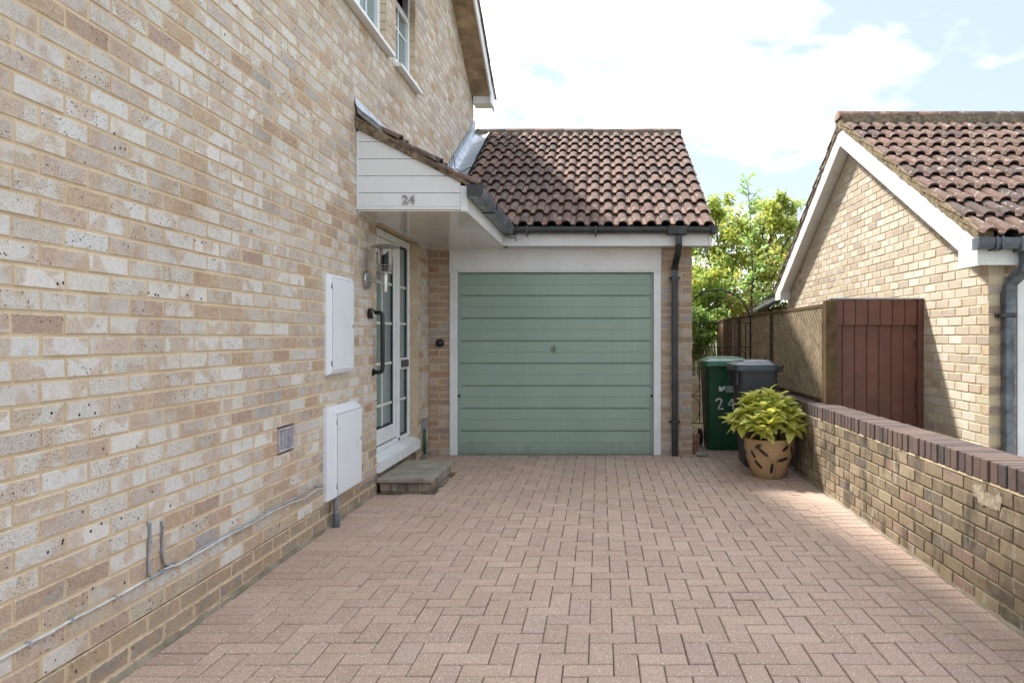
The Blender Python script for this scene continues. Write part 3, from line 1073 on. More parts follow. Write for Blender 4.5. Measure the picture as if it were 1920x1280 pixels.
for i in range(len(zs) - 1):
    for (ya, yb) in ((6.158, 6.452), (6.458, 6.752)):
        q = MB()
        q.box(LX - 0.03, LX - 0.022, ya, yb, zs[i] + .004, zs[i + 1] - .004)
        q.build('pane', M['glass'], fdoor)
for z in zs[1:-1]:
    bars.box(LX - 0.021, LX - 0.012, 6.158, 6.752, z - .011, z + .011)
bars.box(LX - 0.0208, LX - 0.0118, 6.444, 6.466, 0.473, 1.987)
for (za, zb) in ((0.326, 0.66), (0.66, 0.95), (1.06, 1.39), (1.39, 1.745), (1.745, 2.12)):
    q = MB()
    q.box(LX - 0.03, LX - 0.022, 6.957, 7.238, za + .003, zb - .003)
    q.build('pane', M['glass'], fdoor)
for z in (0.66, 1.39, 1.745):
    bars.box(LX - 0.021, LX - 0.012, 6.957, 7.238, z - .011, z + .011)
bars.build('glazing_bar', M['bar_white'], fdoor)
mr = MB()
mr.box(XD - 0.05, XD - 0.004, 6.945, 7.25, 0.95, 1.06, 0.004)
mr.build('mid_rail', M['upvc'], fdoor)
lp = MB()
lp.box(XD - 0.003, XD + 0.010, 6.985, 7.225, 0.970, 1.042, 0.005)
lp.box(XD + 0.009, XD + 0.014, 7.0, 7.21, 0.980, 1.030, 0.002)
lp.build('letter_plate', M['letter'], fdoor)
cill = MB()
cill.ext([(XD - 0.06, 5.962, 0.27), (XD + 0.01, 5.962, 0.268), (WX + 0.028, 5.962, 0.235), (WX + 0.03, 5.962, 0.150), (WX + 0.018, 5.962, 0.147), (XD - 0.06, 5.962, 0.15)], (0, 1.345, 0))
cill.build('door_sill', M['upvc'], fdoor)
rs_ = MB()
rs_.box(WX - 0.1, WX - 0.012, 5.975, 7.305, -0.1, 0.149)
rs_.build('sill_brickwork', M['mortar_garden'], fdoor)
av = MB()
y0, y1, z0, z1 = 4.145, 4.360, 0.599, 0.735
av.box(WX - 0.03, WX + 0.004, y0, y0 + .014, z0, z1, .002)
av.box(WX - 0.03, WX + 0.004, y1 - .014, y1, z0, z1, .002)
av.box(WX - 0.03, WX + 0.004, y0 + .014, y1 - .014, z0, z0 + .012, .002)
av.box(WX - 0.03, WX + 0.004, y0 + .014, y1 - .014, z1 - .012, z1, .002)
for k in range(1, 4):
    yy = y0 + .014 + (y1 - y0 - .028) * k / 4
    av.box(WX - 0.022, WX + 0.002, yy - .004, yy + .004, z0 + .012, z1 - .012)
air = av.build('air_brick', M['vent'], house)
for k in range(7):
    zc = z0 + .012 + (z1 - z0 - .024) * (k + .5) / 7
    s_ = MB()
    s_.ext([(WX + .001, y0 + .014, zc - .007), (WX - .004, y0 + .014, zc - .0085), (WX - .022, y0 + .014, zc + .004), (WX - .018, y0 + .014, zc + .0062)], (0, y1 - y0 - .028, 0))
    s_.build('louvre', M['vent'], air)
bk = MB()
bk.box(WX - 0.05, WX - 0.032, y0 - .005, y1 + .005, z0 - .005, z1 + .005)
bk.build('vent_backing', M['dark_void'], air)

# ------------------------------------------------------------------ the garage at the end of the drive
GY = 7.79                                     # its brick face
garage = thing('garage', 'attached single garage with sage green door and brown pantiled roof', 'garage', (-0.4, GY, 0))
gb = lay(-1.83, -1.608, -0.075, 2.22, (), phase=-1.83, pu=0.225)
gb2 = lay(0.652, 0.987, -0.075, 2.22, (), phase=0.65)
place_bricks(gb + gb2, 0.0, (0, GY, 0), garage, M['brick_house'], lambda b: (PAL_GARAGE, 0), nmax=300)
gs = lay(GY + 0.11, 10.9, -0.075, 2.22, (), phase=GY)
place_bricks(gs, R(90), (0.987, 0, 0), garage, M['brick_house'], lambda b: (PAL_GARAGE, 0), nmax=0)
gc = MB()
gc.box(-1.828, -1.609, GY + 0.007, GY + 0.12, -0.2, 2.25)
gc.box(0.653, 0.980, GY + 0.007, GY + 0.12, -0.2, 2.25)
gc.box(0.88, 0.980, GY + 0.12, 13.6, -0.2, 2.25)
gc.build('wall', M['mortar_house'], garage)
vd = MB()
vd.box(-1.8, 0.87, 8.2, 8.24, -0.1, 2.2)
vd.build('inner_wall', M['dark_void'], garage)
# timber frame and lintel board
fr = MB()
fr.box(-1.607, -1.525, GY - 0.012, GY + 0.07, -0.02, 1.952, 0.004)
fr.build('door_frame', M['paint_white'], garage)
fr = MB()
fr.box(0.572, 0.651, GY - 0.012, GY + 0.07, -0.02, 1.952, 0.004)
fr.build('door_frame', M['paint_white'], garage)
lb = MB()
lb.box(-1.612, 0.654, GY - 0.014, GY + 0.05, 1.9725, 2.212, 0.003)
lb.box(-1.612, 0.654, GY - 0.008, GY + 0.05, 1.953, 1.9715, 0.003)
lb.build('lintel_board', M['paint_white'], garage)
# up-and-over door: eight pressed sections
dl, dr, DY = -1.522, 0.569, GY + 0.028
dz = [1.946]
for yp in (552.8, 595.3, 637.6, 679.8, 722, 764.2, 806.6):
    dz.append(EYE + (CY - yp) * GY / F_PX)
dz.append(0.006)
gd = MB()
gd.box(dl, dr, DY + 0.016, DY + 0.045, 0.004, 1.948)
gd.box(dl, dl + 0.028, DY - 0.004, DY + 0.0155, 0.004, 1.948, 0.003)
gd.box(dr - 0.028, dr, DY - 0.004, DY + 0.0155, 0.004, 1.948, 0.003)
gdoor = gd.build('garage_door', M['green_door'], garage)
for i in range(8):
    zt, zb = dz[i], dz[i + 1]
    h = zt - zb
    zf = zt - h * 0.53
    a = dl + 0.029
    pn = MB()
    pn.ext([(a, DY + 0.0155, zb), (a, DY - 0.006, zb + 0.001), (a, DY - 0.006, zb + .004), (a, DY - 0.003, zf - .003), (a, DY + 0.0005, zf), (a, DY - 0.0025, zf + .004),
            (a, DY + 0.002, zt - 0.016), (a, DY + 0.012, zt - 0.012), (a, DY + 0.0155, zt - .0005)], (dr - dl - 0.058, 0, 0))
    pn.build('door_panel', M['green_door'], gdoor)
hp = px(1040, 653, DY)
hd = MB()
hd.lathe([(0.030, 0.0), (0.033, -0.004), (0.030, -0.012), (0.012, -0.014)], (hp.x - .008, DY - 0.004, hp.z), 20, 'Y')
hd.tube([(hp.x + .002, DY - 0.012, hp.z + .012), (hp.x + .006, DY - 0.042, hp.z + .008)], 0.008, 8)
hd.tube([(hp.x + .006, DY - 0.042, hp.z + .030), (hp.x + .008, DY - 0.046, hp.z - .010), (hp.x + .012, DY - 0.044, hp.z - .055)], [0.008, 0.009, 0.007], 8)
hd.build('lock_handle', M['green_hw'], gdoor, 'auto')
kh = MB()
kh.lathe([(0.005, -0.0145), (0.005, -0.0165)], (hp.x - .008, DY - 0.004, hp.z), 10, 'Y')
kh.build('keyhole', M['dark_void'], gdoor)
for x in (861, 1222):
    q = px(x, 742, DY)
    bt = MB()
    bt.lathe([(0.013, 0.0), (0.014, -0.006), (0.007, -0.010)], (q.x, DY - 0.004, q.z), 12, 'Y')
    bt.build('bolt', M['iron'], gdoor, 'auto')
sill = MB()
sill.box(-1.6, 0.65, GY - 0.03, GY + 0.1, -0.05, 0.0035)
sill.build('threshold', M['slab'], garage)
# eaves: fascia and soffit
fa = MB()
fa.box(-0.994, 1.118, 7.500, 7.518, 2.200, 2.372, 0.002)
fa.build('fascia', M['paint_white'], garage)
fa = MB()
fa.box(1.1195, 1.149, 7.497, 7.518, 2.197, 2.372, 0.002)
fa.box(1.131, 1.149, 7.519, 7.9, 2.197, 2.372, 0.002)
fa.build('fascia_end', M['paint_white'], garage)
so = MB()
so.box(-0.98, 1.13, 7.519, GY - 0.001, 2.213, 2.222)
so.build('eaves_soffit', M['soffit'], garage)
# roof
T30 = math.tan(R(30))
c30, s30 = math.cos(R(30)), math.sin(R(30))
EY, EZ, RY = 7.42, 2.372, 10.64


def gz(y):
    return EZ + (y - EY) * T30


rf = MB()
rf.ext([(-1.835, EY + .04, gz(EY + .04) - .008), (-1.835, RY, gz(RY) - .008), (-1.835, 13.8, gz(RY) - 3.16 * T30), (-1.835, 13.8, gz(RY) - 3.16 * T30 - .05), (-1.835, RY, gz(RY) - .06), (-1.835, EY + .04, gz(EY + .04) - .04)], (1.835 + 1.12, 0, 0))
groof = rf.build('roof', M['deck'], garage)
tile_roof(groof, (1.175 - 10 * TW, EY, EZ + 0.004), (1, 0, 0), (0, c30, s30), 10, 11, 'tile', ga=.3295, half=lambda p, r, c: c == 0, skip=lambda p, r, c: (c == 0 and p.y < 8.0) or (p.x < -1.22 - (p.y - 7.42) * 0.95 and c > 0))
ridge_tiles(groof, (-1.80, RY + .02, gz(RY) - 0.01), (1.185, RY + .02, gz(RY) - 0.01), 0.105, M['tile'], 7)
rm = MB()
rm.box(-1.80, 1.17, RY - .115, RY + .15, gz(RY) - .075, gz(RY) + .012)
rm.build('ridge_mortar', M['verge_dark'], groof)
vg = MB()
vg.ext([(1.115, EY + .03, gz(EY + .03) - .035), (1.115, RY, gz(RY) - .035), (1.115, RY, gz(RY) + .03), (1.115, EY + .03, gz(EY + .03) + .03)], (0.045, 0, 0))
vg.build('verge_cement', M['verge_dark'], groof)
vb = MB()
vb.ext([(1.131, 7.9, gz(7.9) - .2), (1.131, RY, gz(RY) - .2), (1.131, RY, gz(RY) - .037), (1.131, 7.52, gz(7.52) - .037), (1.131, 7.52, 2.374)], (0.018, 0, 0))
vb.build('bargeboard', M['paint_white'], garage)
# lead gutter against the house with a stepped cover flashing
lg = MB()
vs, fs = [], []
n_ = 26
for i in range(n_ + 1):
    y = 8.05 + (RY - 8.05 - .02) * i / n_
    for (x, dzz) in ((WX + .003, .16), (WX + .022, .045), (WX + .10, .022), (WX + .19, .030), (WX + .232, .062)):
        vs.append((x + random.uniform(-.004, .004), y, gz(y) + dzz + random.uniform(-.004, .004)))
for i in range(n_):
    for k in range(4):
        a = i * 5 + k
        fs.append((a, a + 1, a + 6, a + 5))
lg.add(vs, fs)
lead = lg.build('lead_gutter', M['lead'], groof, True)
y = 8.3
while y < RY - 0.05:
    st = MB()
    zt = gz(y) + 0.19
    st.ext([(WX + .006, y - .02, gz(y) + .07), (WX + .006, y + 0.14, gz(y + .14) + .07), (WX + .006, y + 0.135, zt + .055), (WX + .006, y + .015, zt + .045)], (0.004, 0, 0))
    st.build('step_flashing', M['lead'], groof)
    y += 0.13
cb = MB()
cb.tube([(WX + .02, 9.0, gz(9.0) + .22), (WX + .05, 8.95, gz(8.95) + .08), (WX + .13, 8.93, gz(8.93) + .04), (WX + .21, 8.98, gz(8.98) + .07), (WX + .30, 8.99, gz(8.99) + .09)], 0.006, 6)
tagit(cb.build('roof_cable', M['black_plastic'], None, True), 'thin black cable crossing the lead gutter of the garage roof', 'cable')


def gutter(mb, axis, a, b, c0, c1, z0, z1, t=0.005):
    """A square-line gutter, open at the top."""
    d = (c1 - c0)
    prof = [(c0, z1), (c0, z0), (c1 - d * .12, z0), (c1 - d * .02, z0 + (z1 - z0) * .45), (c1, z1), (c1 - t, z1), (c1 - d * .02 - t, z0 + (z1 - z0) * .45), (c1 - d * .12 - t, z0 + t), (c0 + t, z0 + t), (c0 + t, z1)]
    if axis == 'x':
        mb.ext([(a, q[0], q[1]) for q in prof], (b - a, 0, 0))
    else:
        mb.ext([(q[0], a, q[1]) for q in prof], (0, b - a, 0))


gu = thing('garage_gutter', 'black gutter along the garage eaves', 'gutter', (0.2, 7.44, 2.31))
q = MB()
gutter(q, 'x', -0.865, 1.158, 7.494, 7.385, 2.318, 2.380)
q.build('channel', M['black_pvc'], gu)
q = MB()
q.box(1.150, 1.188, 7.380, 7.496, 2.313, 2.384, 0.004)
q.build('end_cap', M['black_pvc'], gu)
for x in (988, 1117, 1335):
    cx_ = (x - CX) * 7.42 / F_PX
    q = MB()
    q.box(cx_ - .011, cx_ + .011, 7.377, 7.498, 2.308, 2.3165, 0.002)
    q.box(cx_ - .011, cx_ + .011, 7.374, 7.3825, 2.3165, 2.388, 0.002)
    q.tube([(cx_ + k_ * 0, 7.40 + .02 * math.cos(t_), 2.296 + .018 * math.sin(t_)) for k_, t_ in [(0, math.pi * j / 6) for j in range(13)]], 0.005, 6)
    q.build('bracket', M['black_pvc'], gu)
q = MB()
q.box(0.683, 0.885, 7.372, 7.497, 2.302, 2.386, 0.006)
q.build('outlet', M['black_pvc'], gu)
dp = thing('garage_downpipe', 'black square downpipe on the right-hand brick pier of the garage', 'downpipe', (0.806, 7.72, 0))
q = MB()
pts = [(0.806, 7.44, 2.30), (0.806, 7.44, 2.22), (0.800, 7.50, 2.13), (0.795, 7.68, 2.05), (0.795, 7.745, 1.98), (0.795, 7.745, 1.90)]
q.tube(pts, 0.031, 4, square=True)
q.build('swan_neck', M['black_pvc'], dp)
q = MB()
q.box(0.795 - .032, 0.795 + .032, 7.713, 7.777, 0.0, 1.90, 0.005)
q.build('pipe', M['black_pvc'], dp)
for zc, hh in ((1.885, .035), (2.0, .03)):
    q = MB()
    q.box(0.795 - .037, 0.795 + .037, 7.708, 7.782, zc - hh, zc + hh * .4, 0.004)
    q.build('socket', M['black_pvc'], dp)
for yp in (521, 791):
    zc = EYE + (CY - yp) * 7.75 / F_PX
    q = MB()
    q.box(0.795 - .037, 0.795 + .037, 7.706, 7.786, zc - .012, zc + .012, 0.003)
    q.box(0.795 - .062, 0.795 + .062, 7.770, 7.789, zc - .010, zc + .010, 0.003)
    q.build('clip', M['black_pvc'], dp)

# ------------------------------------------------------------------ porch canopy over the front door
PY = 5.47
porch = thing('porch_canopy', 'white boarded porch canopy with tiled lean-to roof over the front door', 'porch', (-1.4, PY, 2.2))
q = MB()
q.ext([(WX + .001, PY + .02, 2.222), (-1.005, PY + .02, 2.222), (-1.005, PY + .02, 2.37), (WX + .001, PY + .02, 2.84)], (0, 0.02, 0))
q.build('backing_board', M['gasket'], porch)


def ptop(x):
    return 2.822 - (x - WX) * 0.512


jz = [2.240, 2.342, 2.4695, 2.597, 2.7245, 2.85]
for i in range(5):
    za, zb = jz[i] + .0022, jz[i + 1] - .0022
    xr = -1.047
    x_at = lambda z: WX + (2.822 - z) / 0.512
    xa, xb = min(xr, x_at(za)), min(xr, x_at(zb))
    poly = [(WX + .014, PY, za), (xa, PY, za)]
    if x_at(zb) < xr and x_at(za) > xr:
        poly.append((xr, PY, ptop(xr)))
    if xb > WX + .02:
        poly += [(xb, PY, zb), (WX + .014, PY, zb)]
    else:
        poly += [(WX + .014, PY, ptop(WX + .014))]
    b_ = MB()
    b_.ext(poly, (0, 0.018, 0))
    b_.build('cladding_board', M['upvc'], porch)
q = MB()
q.box(WX + .002, -1.046, PY - .006, PY + .019, 2.2165, 2.2395, .002)
q.box(WX + .001, WX + .0135, PY - .004, PY + .019, 2.24, 2.80, .002)
q.build('trim', M['upvc'], porch)
q = MB()
q.box(-1.0455, -0.996, PY - .010, PY + .019, 2.2025, 2.395, .003)
q.build('corner_board', M['upvc'], porch)
q = MB()
q.box(-1.012, -0.995, PY + .02, 7.517, 2.200, 2.372, .002)
q.build('side_fascia', M['paint_white'], porch)
yy = PY + 0.004
while yy < GY - 0.02:
    q = MB()
    ye = min(yy + 0.0985, GY - .002)
    q.box(WX + .014, -1.0125, yy, ye, 2.2045, 2.2155, .0016)
    q.build('soffit_board', M['soffit'], porch)
    yy += 0.1
q = MB()
q.box(WX - .0, WX + .0138, PY + .02, DOOR[0], 2.196, 2.216, .002)
q.build('cover_strip', M['paint_white'], porch)
q = MB()
q.box(WX - .0, WX + .0138, DOOR[1], GY - .002, 2.196, 2.216, .002)
q.build('cover_strip', M['paint_white'], porch)
q = MB()
q.box(WX + .014, -1.61, GY - .016, GY - .002, 2.193, 2.2040, .002)
q.build('cover_strip', M['paint_white'], porch)


def pz(x):
    return 2.395 + (-0.985 - x) * T30


q = MB()
q.ext([(WX + .002, PY + .035, pz(WX) - .012), (-0.95, PY + .035, pz(-0.95) - .012), (-0.95, PY + .035, pz(-.95) - .035), (WX + .002, PY + .035, pz(WX) - .035)], (0, 2.48, 0))
proof = q.build('roof', M['deck'], porch)
tile_roof(proof, (-0.935, PY - .046, pz(-0.935) + .002), (0, 1, 0), (-c30, 0, s30), 9, 3, 'tile')
n_ = 40
q = MB()
vs, fs = [], []
for i in range(n_ + 1):
    x = WX + .004 + (0.86) * i / n_
    e = random.uniform(-.0035, .0035)
    vs += [(x, PY - .024 + e, ptop(x) + .002 + e), (x, PY - .036 + e, pz(x) + .026 + random.uniform(-.004, .004)), (x, PY + .03, pz(x) + .02), (x, PY + .03, ptop(x) + .002)]
for i in range(n_):
    for k in range(4):
        a, b = i * 4 + k, i * 4 + (k + 1) % 4
        fs.append((a, b, b + 4, a + 4))
fs += [(0, 1, 2, 3), tuple(n_ * 4 + k for k in (3, 2, 1, 0))]
q.add(vs, fs)
q.build('verge_cement', M['verge_dark'], proof)
# lead apron along the wall above the porch roof; its near end curls over the verge
q = MB()
vs, fs = [], []
prof = [(0.004, .165), (.010, .12), (.022, .095), (.07, .080), (.14, .058), (.205, .026)]
ny = 14
for i in range(ny + 1):
    y = PY - .045 + i * 0.19
    for (dx, dz_) in prof:
        x = WX + dx
        vs.append((x, y + random.uniform(-.004, .004), pz(WX) - dx * T30 * .0 + dz_ - (dx * .42 if dx > .05 else 0) + random.uniform(-.003, .003)))
for i in range(ny):
    for k in range(len(prof) - 1):
        a = i * len(prof) + k
        fs.append((a, a + 1, a + 1 + len(prof), a + len(prof)))
b0 = len(vs)
for k, (dx, dz_) in enumerate(prof):
    v0 = vs[k]
    vs.append((v0[0], v0[1] + .006, v0[2] - (.012 if k < 2 else .045)))
for k in range(len(prof) - 1):
    fs.append((k, k + 1, b0 + k + 1, b0 + k))
q.add(vs, fs)
q.build('lead_apron', M['lead'], porch, True)
pg = thing('porch_gutter', 'black gutter along the porch canopy with capped near end', 'gutter', (-0.92, 6.4, 2.30))
q = MB()
gutter(q, 'y', PY - .045, 7.40, -0.990, -0.872, 2.308, 2.386)
q.build('channel', M['grey_pvc'], pg)
q = MB()
q.ext([(-0.988, PY - .075, 2.392), (-0.988, PY - .075, 2.318), (-0.975, PY - .075, 2.304), (-0.885, PY - .075, 2.304), (-0.870, PY - .075, 2.34), (-0.862, PY - .075, 2.392)], (0, 0.032, 0))
q.build('end_cap', M['black_pvc'], pg)
for y in (6.15,):
    q = MB()
    q.box(-0.992, -0.882, y - .02, y + .02, 2.301, 2.3065, .002)
    q.box(-0.8715, -0.865, y - .02, y + .02, 2.335, 2.389, .002)
    q.build('bracket', M['black_pvc'], pg)
q = MB()
q.box(-0.985, -0.855, 7.405, 7.492, 2.303, 2.388, .006)
q.build('corner_union', M['black_pvc'], pg)
q = MB()
q.tube([(-0.96, 7.40, 2.285), (-0.90, 7.36, 2.265), (-0.845, 7.34, 2.262)], 0.011, 6)
q.tube([(-0.845, 7.34, 2.285), (-0.845, 7.34, 2.225)], 0.010, 6)
q.build('stay', M['pipe_grey'], pg)
# house number
hn = thing('house_number', 'silver numerals 24 fixed to the white boards of the porch', 'numerals', (-1.44, PY - .004, 2.25))


def text_mesh(txt, size, depth, name, mat):
    cu = bpy.data.curves.new(name, 'FONT')
    cu.body = txt
    cu.size = size
    cu.extrude = depth / 2
    cu.offset = size * 0.022
    cu.resolution_u = 3
    ob = bpy.data.objects.new(name, cu)
    COL.objects.link(ob)
    dg = bpy.context.evaluated_depsgraph_get()
    me = bpy.data.meshes.new_from_object(ob.evaluated_get(dg))
    bpy.data.objects.remove(ob)
    me.name = name
    me.materials.clear()
    me.materials.append(mat)
    return me


for ch_, xp in (('2', 754), ('4', 766.5)):
    p = px(xp, 382.5, PY)
    mt = Matrix.Translation((p.x, PY - .0045, p.z)) @ Matrix.Rotation(R(90), 4, 'X')
    link('digit', text_mesh(ch_, 0.092, 0.008, 'digit', M['steel_lamp']), hn, mt)

# ------------------------------------------------------------------ step, meter boxes and fittings on the house wall
step = thing('door_step', 'low step of two concrete slabs on brick in front of the front door', 'step', (-1.6, 6.4, 0))
q = MB()
q.box(-1.80, -1.402, 5.985, 6.835, -0.06, 0.066)
q.build('core', M['mortar_garden'], step)
sb = lay(-1.808, -1.396, -0.009, 0.067, (), phase=-1.82, pu=0.108, pz=0.075)
place_bricks(sb, 0.0, (0, 5.98, 0), step, M['brick_garden'], lambda b: (PAL_GARAGE, 0), depth=.05)
sb = lay(5.985, 6.835, -0.009, 0.067, (), phase=5.985, pz=0.075)
place_bricks(sb, R(90), (-1.396, 0, 0), step, M['brick_garden'], lambda b: (PAL_GARAGE, 0), depth=.05)
for ya, yb in ((5.945, 6.398), (6.403, 6.853)):
    q = MB()
    q.box(-1.826, -1.372, ya, yb, 0.069, 0.106 + (.002 if ya < 6 else 0), .006)
    q.build('slab', M['slab'], step)

mb1 = thing('meter_cupboard', 'flat white meter cupboard, the upper one on the house wall', 'meter box', (WX, 5.07, 1.0), 'white meter cupboards on the house wall')


def frustum(mbx, y0, y1, z0, z1, iy, iz0, iz1, d, parent, name, mat, iy1=None):
    iy1 = iy if iy1 is None else iy1
    ring = lambda x, a, b, c, e: [(x, a, c), (x, b, c), (x, b, e), (x, a, e)]
    r = 0.006
    mbx.rings([ring(WX - .01, y0, y1, z0, z1), ring(WX + d * .3, y0, y1, z0, z1), ring(WX + d - r, y0 + iy - r * .3, y1 - iy1 + r * .3, z0 + iz0 - r * .3, z1 - iz1 + r * .3), ring(WX + d, y0 + iy + r * .7, y1 - iy1 - r * .7, z0 + iz0 + r * .7, z1 - iz1 - r * .7)])
    return mbx.build(name, mat, parent)


frustum(MB(), 4.84, 5.30, 1.005, 1.686, 0.016, .016, .016, 0.042, mb1, 'surround', M['meter'])
q = MB()
q.box(WX + .0425, WX + .048, 4.872, 5.276, 1.038, 1.655, .002)
d1 = q.build('door', M['meter'], mb1)
q = MB()
q.box(WX + .036, WX + .0424, 4.8695, 5.2785, 1.0355, 1.6585)
q.build('door_gap', M['pipe_grey'], mb1)
for z in (1.60, 1.085):
    q = MB()
    q.box(WX + .032, WX + .047, 4.856, 4.866, z - .016, z + .016, .002)
    q.build('hinge', M['pipe_grey'], mb1)
    q = MB()
    q.box(WX + .040, WX + .0505, 4.860, 4.880, z - .010, z + .010, .002)
    q.build('hinge_pin', M['meter'], mb1)
q = MB()
q.box(WX + .0485, WX + .050, 5.25, 5.264, 1.325, 1.35, .001)
q.build('keyhole', M['gasket'], d1)
mb2 = thing('meter_cupboard', 'deep white meter cupboard with sloping top, the lower one by the step', 'meter box', (WX, 5.09, .17), 'white meter cupboards on the house wall')
frustum(MB(), 4.816, 5.372, 0.170, 0.792, 0.028, .026, .034, 0.075, mb2, 'surround', M['meter'], .012)
q = MB()
q.box(WX + .0755, WX + .081, 4.872, 5.352, 0.208, 0.742, .002)
d2 = q.build('door', M['meter'], mb2)
q = MB()
q.box(WX + .070, WX + .0754, 4.8695, 5.3545, 0.2055, 0.7455)
q.build('door_gap', M['pipe_grey'], mb2)
for z in (.695, .265):
    q = MB()
    q.box(WX + .064, WX + .080, 4.852, 4.866, z - .016, z + .016, .002)
    q.build('hinge', M['pipe_grey'], mb2)
    q = MB()
    q.box(WX + .073, WX + .0835, 4.860, 4.880, z - .010, z + .010, .002)
    q.build('hinge_pin', M['meter'], mb2)
q = MB()
q.box(WX + .0815, WX + .083, 5.325, 5.339, .51, .535, .001)
q.build('keyhole', M['gasket'], d2)
gp = thing('gas_pipe', 'short grey pipe from the lower meter cupboard into the paving', 'pipe', (-1.785, 4.93, -.02))
q = MB()
q.tube([(-1.785, 4.93, .20), (-1.785, 4.93, -.03)], 0.021, 14)
q.build('pipe', M['pipe_grey'], gp, 'auto')
q = MB()
q.tube([(-1.785, 4.93, .07), (-1.785, 4.93, -.03)], 0.0245, 14)
q.build('sleeve', M['grey_pvc'], gp, 'auto')

# cables clipped to the brickwork
W_ = lambda x, y, off=.006: on_x(x, y, WX) + Vector((off, 0, 0))


def cable(name, pts, r, mat, label, clips=True, off=.007, fr_=7):
    root = thing(name, label, 'cable', on_x(pts[0][0], pts[0][1], WX))
    P = [W_(x, y, off) for x, y in pts]
    Q = []
    for i in range(len(P) - 1):
        for k in range(4):
            Q.append(P[i].lerp(P[i + 1], k / 4) + Vector((0, 0, random.uniform(-.0012, .0012))))
    Q.append(P[-1])
    q = MB()
    q.tube(Q, r, 7)
    q.build('sheath', mat, root, True)
    if clips:
        for i in range(2, len(Q) - 1, fr_):
            c_ = Q[i]
            q = MB()
            q.box(WX, c_.x + r + .003, c_.y - .004, c_.y + .004, c_.z - r - .004, c_.z + r + .004, .001)
            q.build('clip', M['cable_grey'], root)
    return root


cable('wall_cable', [(-60, 1262), (0, 1234), (36, 1213), (88, 1187), (130, 1162), (176, 1139), (225, 1113), (275, 1084)], .0052, M['cable_white'], 'pale cable sagging along the foot of the house wall towards the camera')
cable('wall_cable', [(278, 1083), (318, 1062), (348, 1049), (372, 1029), (404, 1012), (464, 979), (502, 957), (540, 938), (565, 925), (585, 911), (604, 909)], .0062, M['cable_grey'], 'grey cable climbing along the house wall to the lower meter cupboard')
cable('wall_cable', [(300, 1066), (330, 1057), (372, 1032), (420, 1005), (466, 981), (502, 960), (538, 943), (566, 934), (580, 924), (592, 916), (605, 915)], .0042, M['cable_white'], 'thin pale cable following the grey cable up to the lower meter cupboard', clips=False, off=.016)
cable('wall_cable', [(275, 976), (278, 990), (278, 1015), (276, 1050), (276, 1080)], .0062, M['cable_grey'], 'straight grey cable dropping from a hole in the house wall, left one', fr_=6)
cable('wall_cable', [(300, 976), (302, 985), (301, 1010), (301, 1040), (305, 1057), (314, 1061), (326, 1055)], .0052, M['pipe_grey'], 'curved grey cable dropping from a hole in the house wall, right one', fr_=9)
cable('wall_cable', [(676, 915), (690, 905), (706, 894)], .0055, M['pipe_grey'], 'short dark cable between the lower meter cupboard and the door step', clips=False)

# wall lantern
LY = 5.68
lan = thing('wall_lantern', 'brushed steel wall lantern with clear glass beside the front door', 'lantern', (WX, LY, 1.70))
q = MB()
q.lathe([(0.072, 0.0), (0.074, 0.018), (0.070, 0.028), (0.05, 0.032)], (WX, LY, 1.708), 28, 'X')
q.build('wall_plate', M['steel'], lan, 'auto')
q = MB()
for dz_ in (-.012, .012):
    q.tube([(WX + .03, LY, 1.708 + dz_), (-1.69, LY, 1.708 + dz_)], .005, 8)
q.build('arm', M['steel'], lan)
q = MB()
q.lathe([(0.020, 1.612), (0.021, 1.62), (0.021, 1.752), (.026, 1.756)], (-1.675, LY, 0), 16)
q.build('lamp_holder', M['steel'], lan, 'auto')
q = MB()
q.lathe([(0.018, 1.756), (0.020, 1.80), (0.026, 1.85), (0.024, 1.89), (0.008, 1.905)], (-1.675, LY, 0), 12)
q.build('bulb', M['bar_white'], lan, True)
q = MB()
q.lathe([(0.054, 1.765), (0.054, 1.962)], (-1.675, LY, 0), 24, cap0=False, cap1=False)
q.build('glass_cylinder', M['lampglass'], lan, True)
q = MB()
for k in range(4):
    a = math.pi / 4 + k * math.pi / 2
    q.tube([(-1.675 + .058 * math.cos(a), LY + .058 * math.sin(a), 1.758), (-1.675 + .058 * math.cos(a), LY + .058 * math.sin(a), 1.962)], .003, 6)
q.build('cage_rod', M['steel_lamp'], lan)
for z in (1.775, 1.795, 1.818):
    q = MB()
    q.tube([(-1.675 + .061 * math.cos(t_), LY + .061 * math.sin(t_), z) for t_ in [2 * math.pi * k / 20 for k in range(21)]], .003, 6)
    q.build('cage_ring', M['steel_lamp'], lan)
q = MB()
q.lathe([(0.062, 1.754), (0.063, 1.764), (.02, 1.765)], (-1.675, LY, 0), 24)
q.build('tray', M['steel_lamp'], lan, 'auto')
q = MB()
q.lathe([(0.110, 1.958), (0.112, 1.962), (0.06, 1.978), (0.012, 1.984)], (-1.675, LY, 0), 28)
q.build('hat', M['steel_lamp'], lan, 'auto')
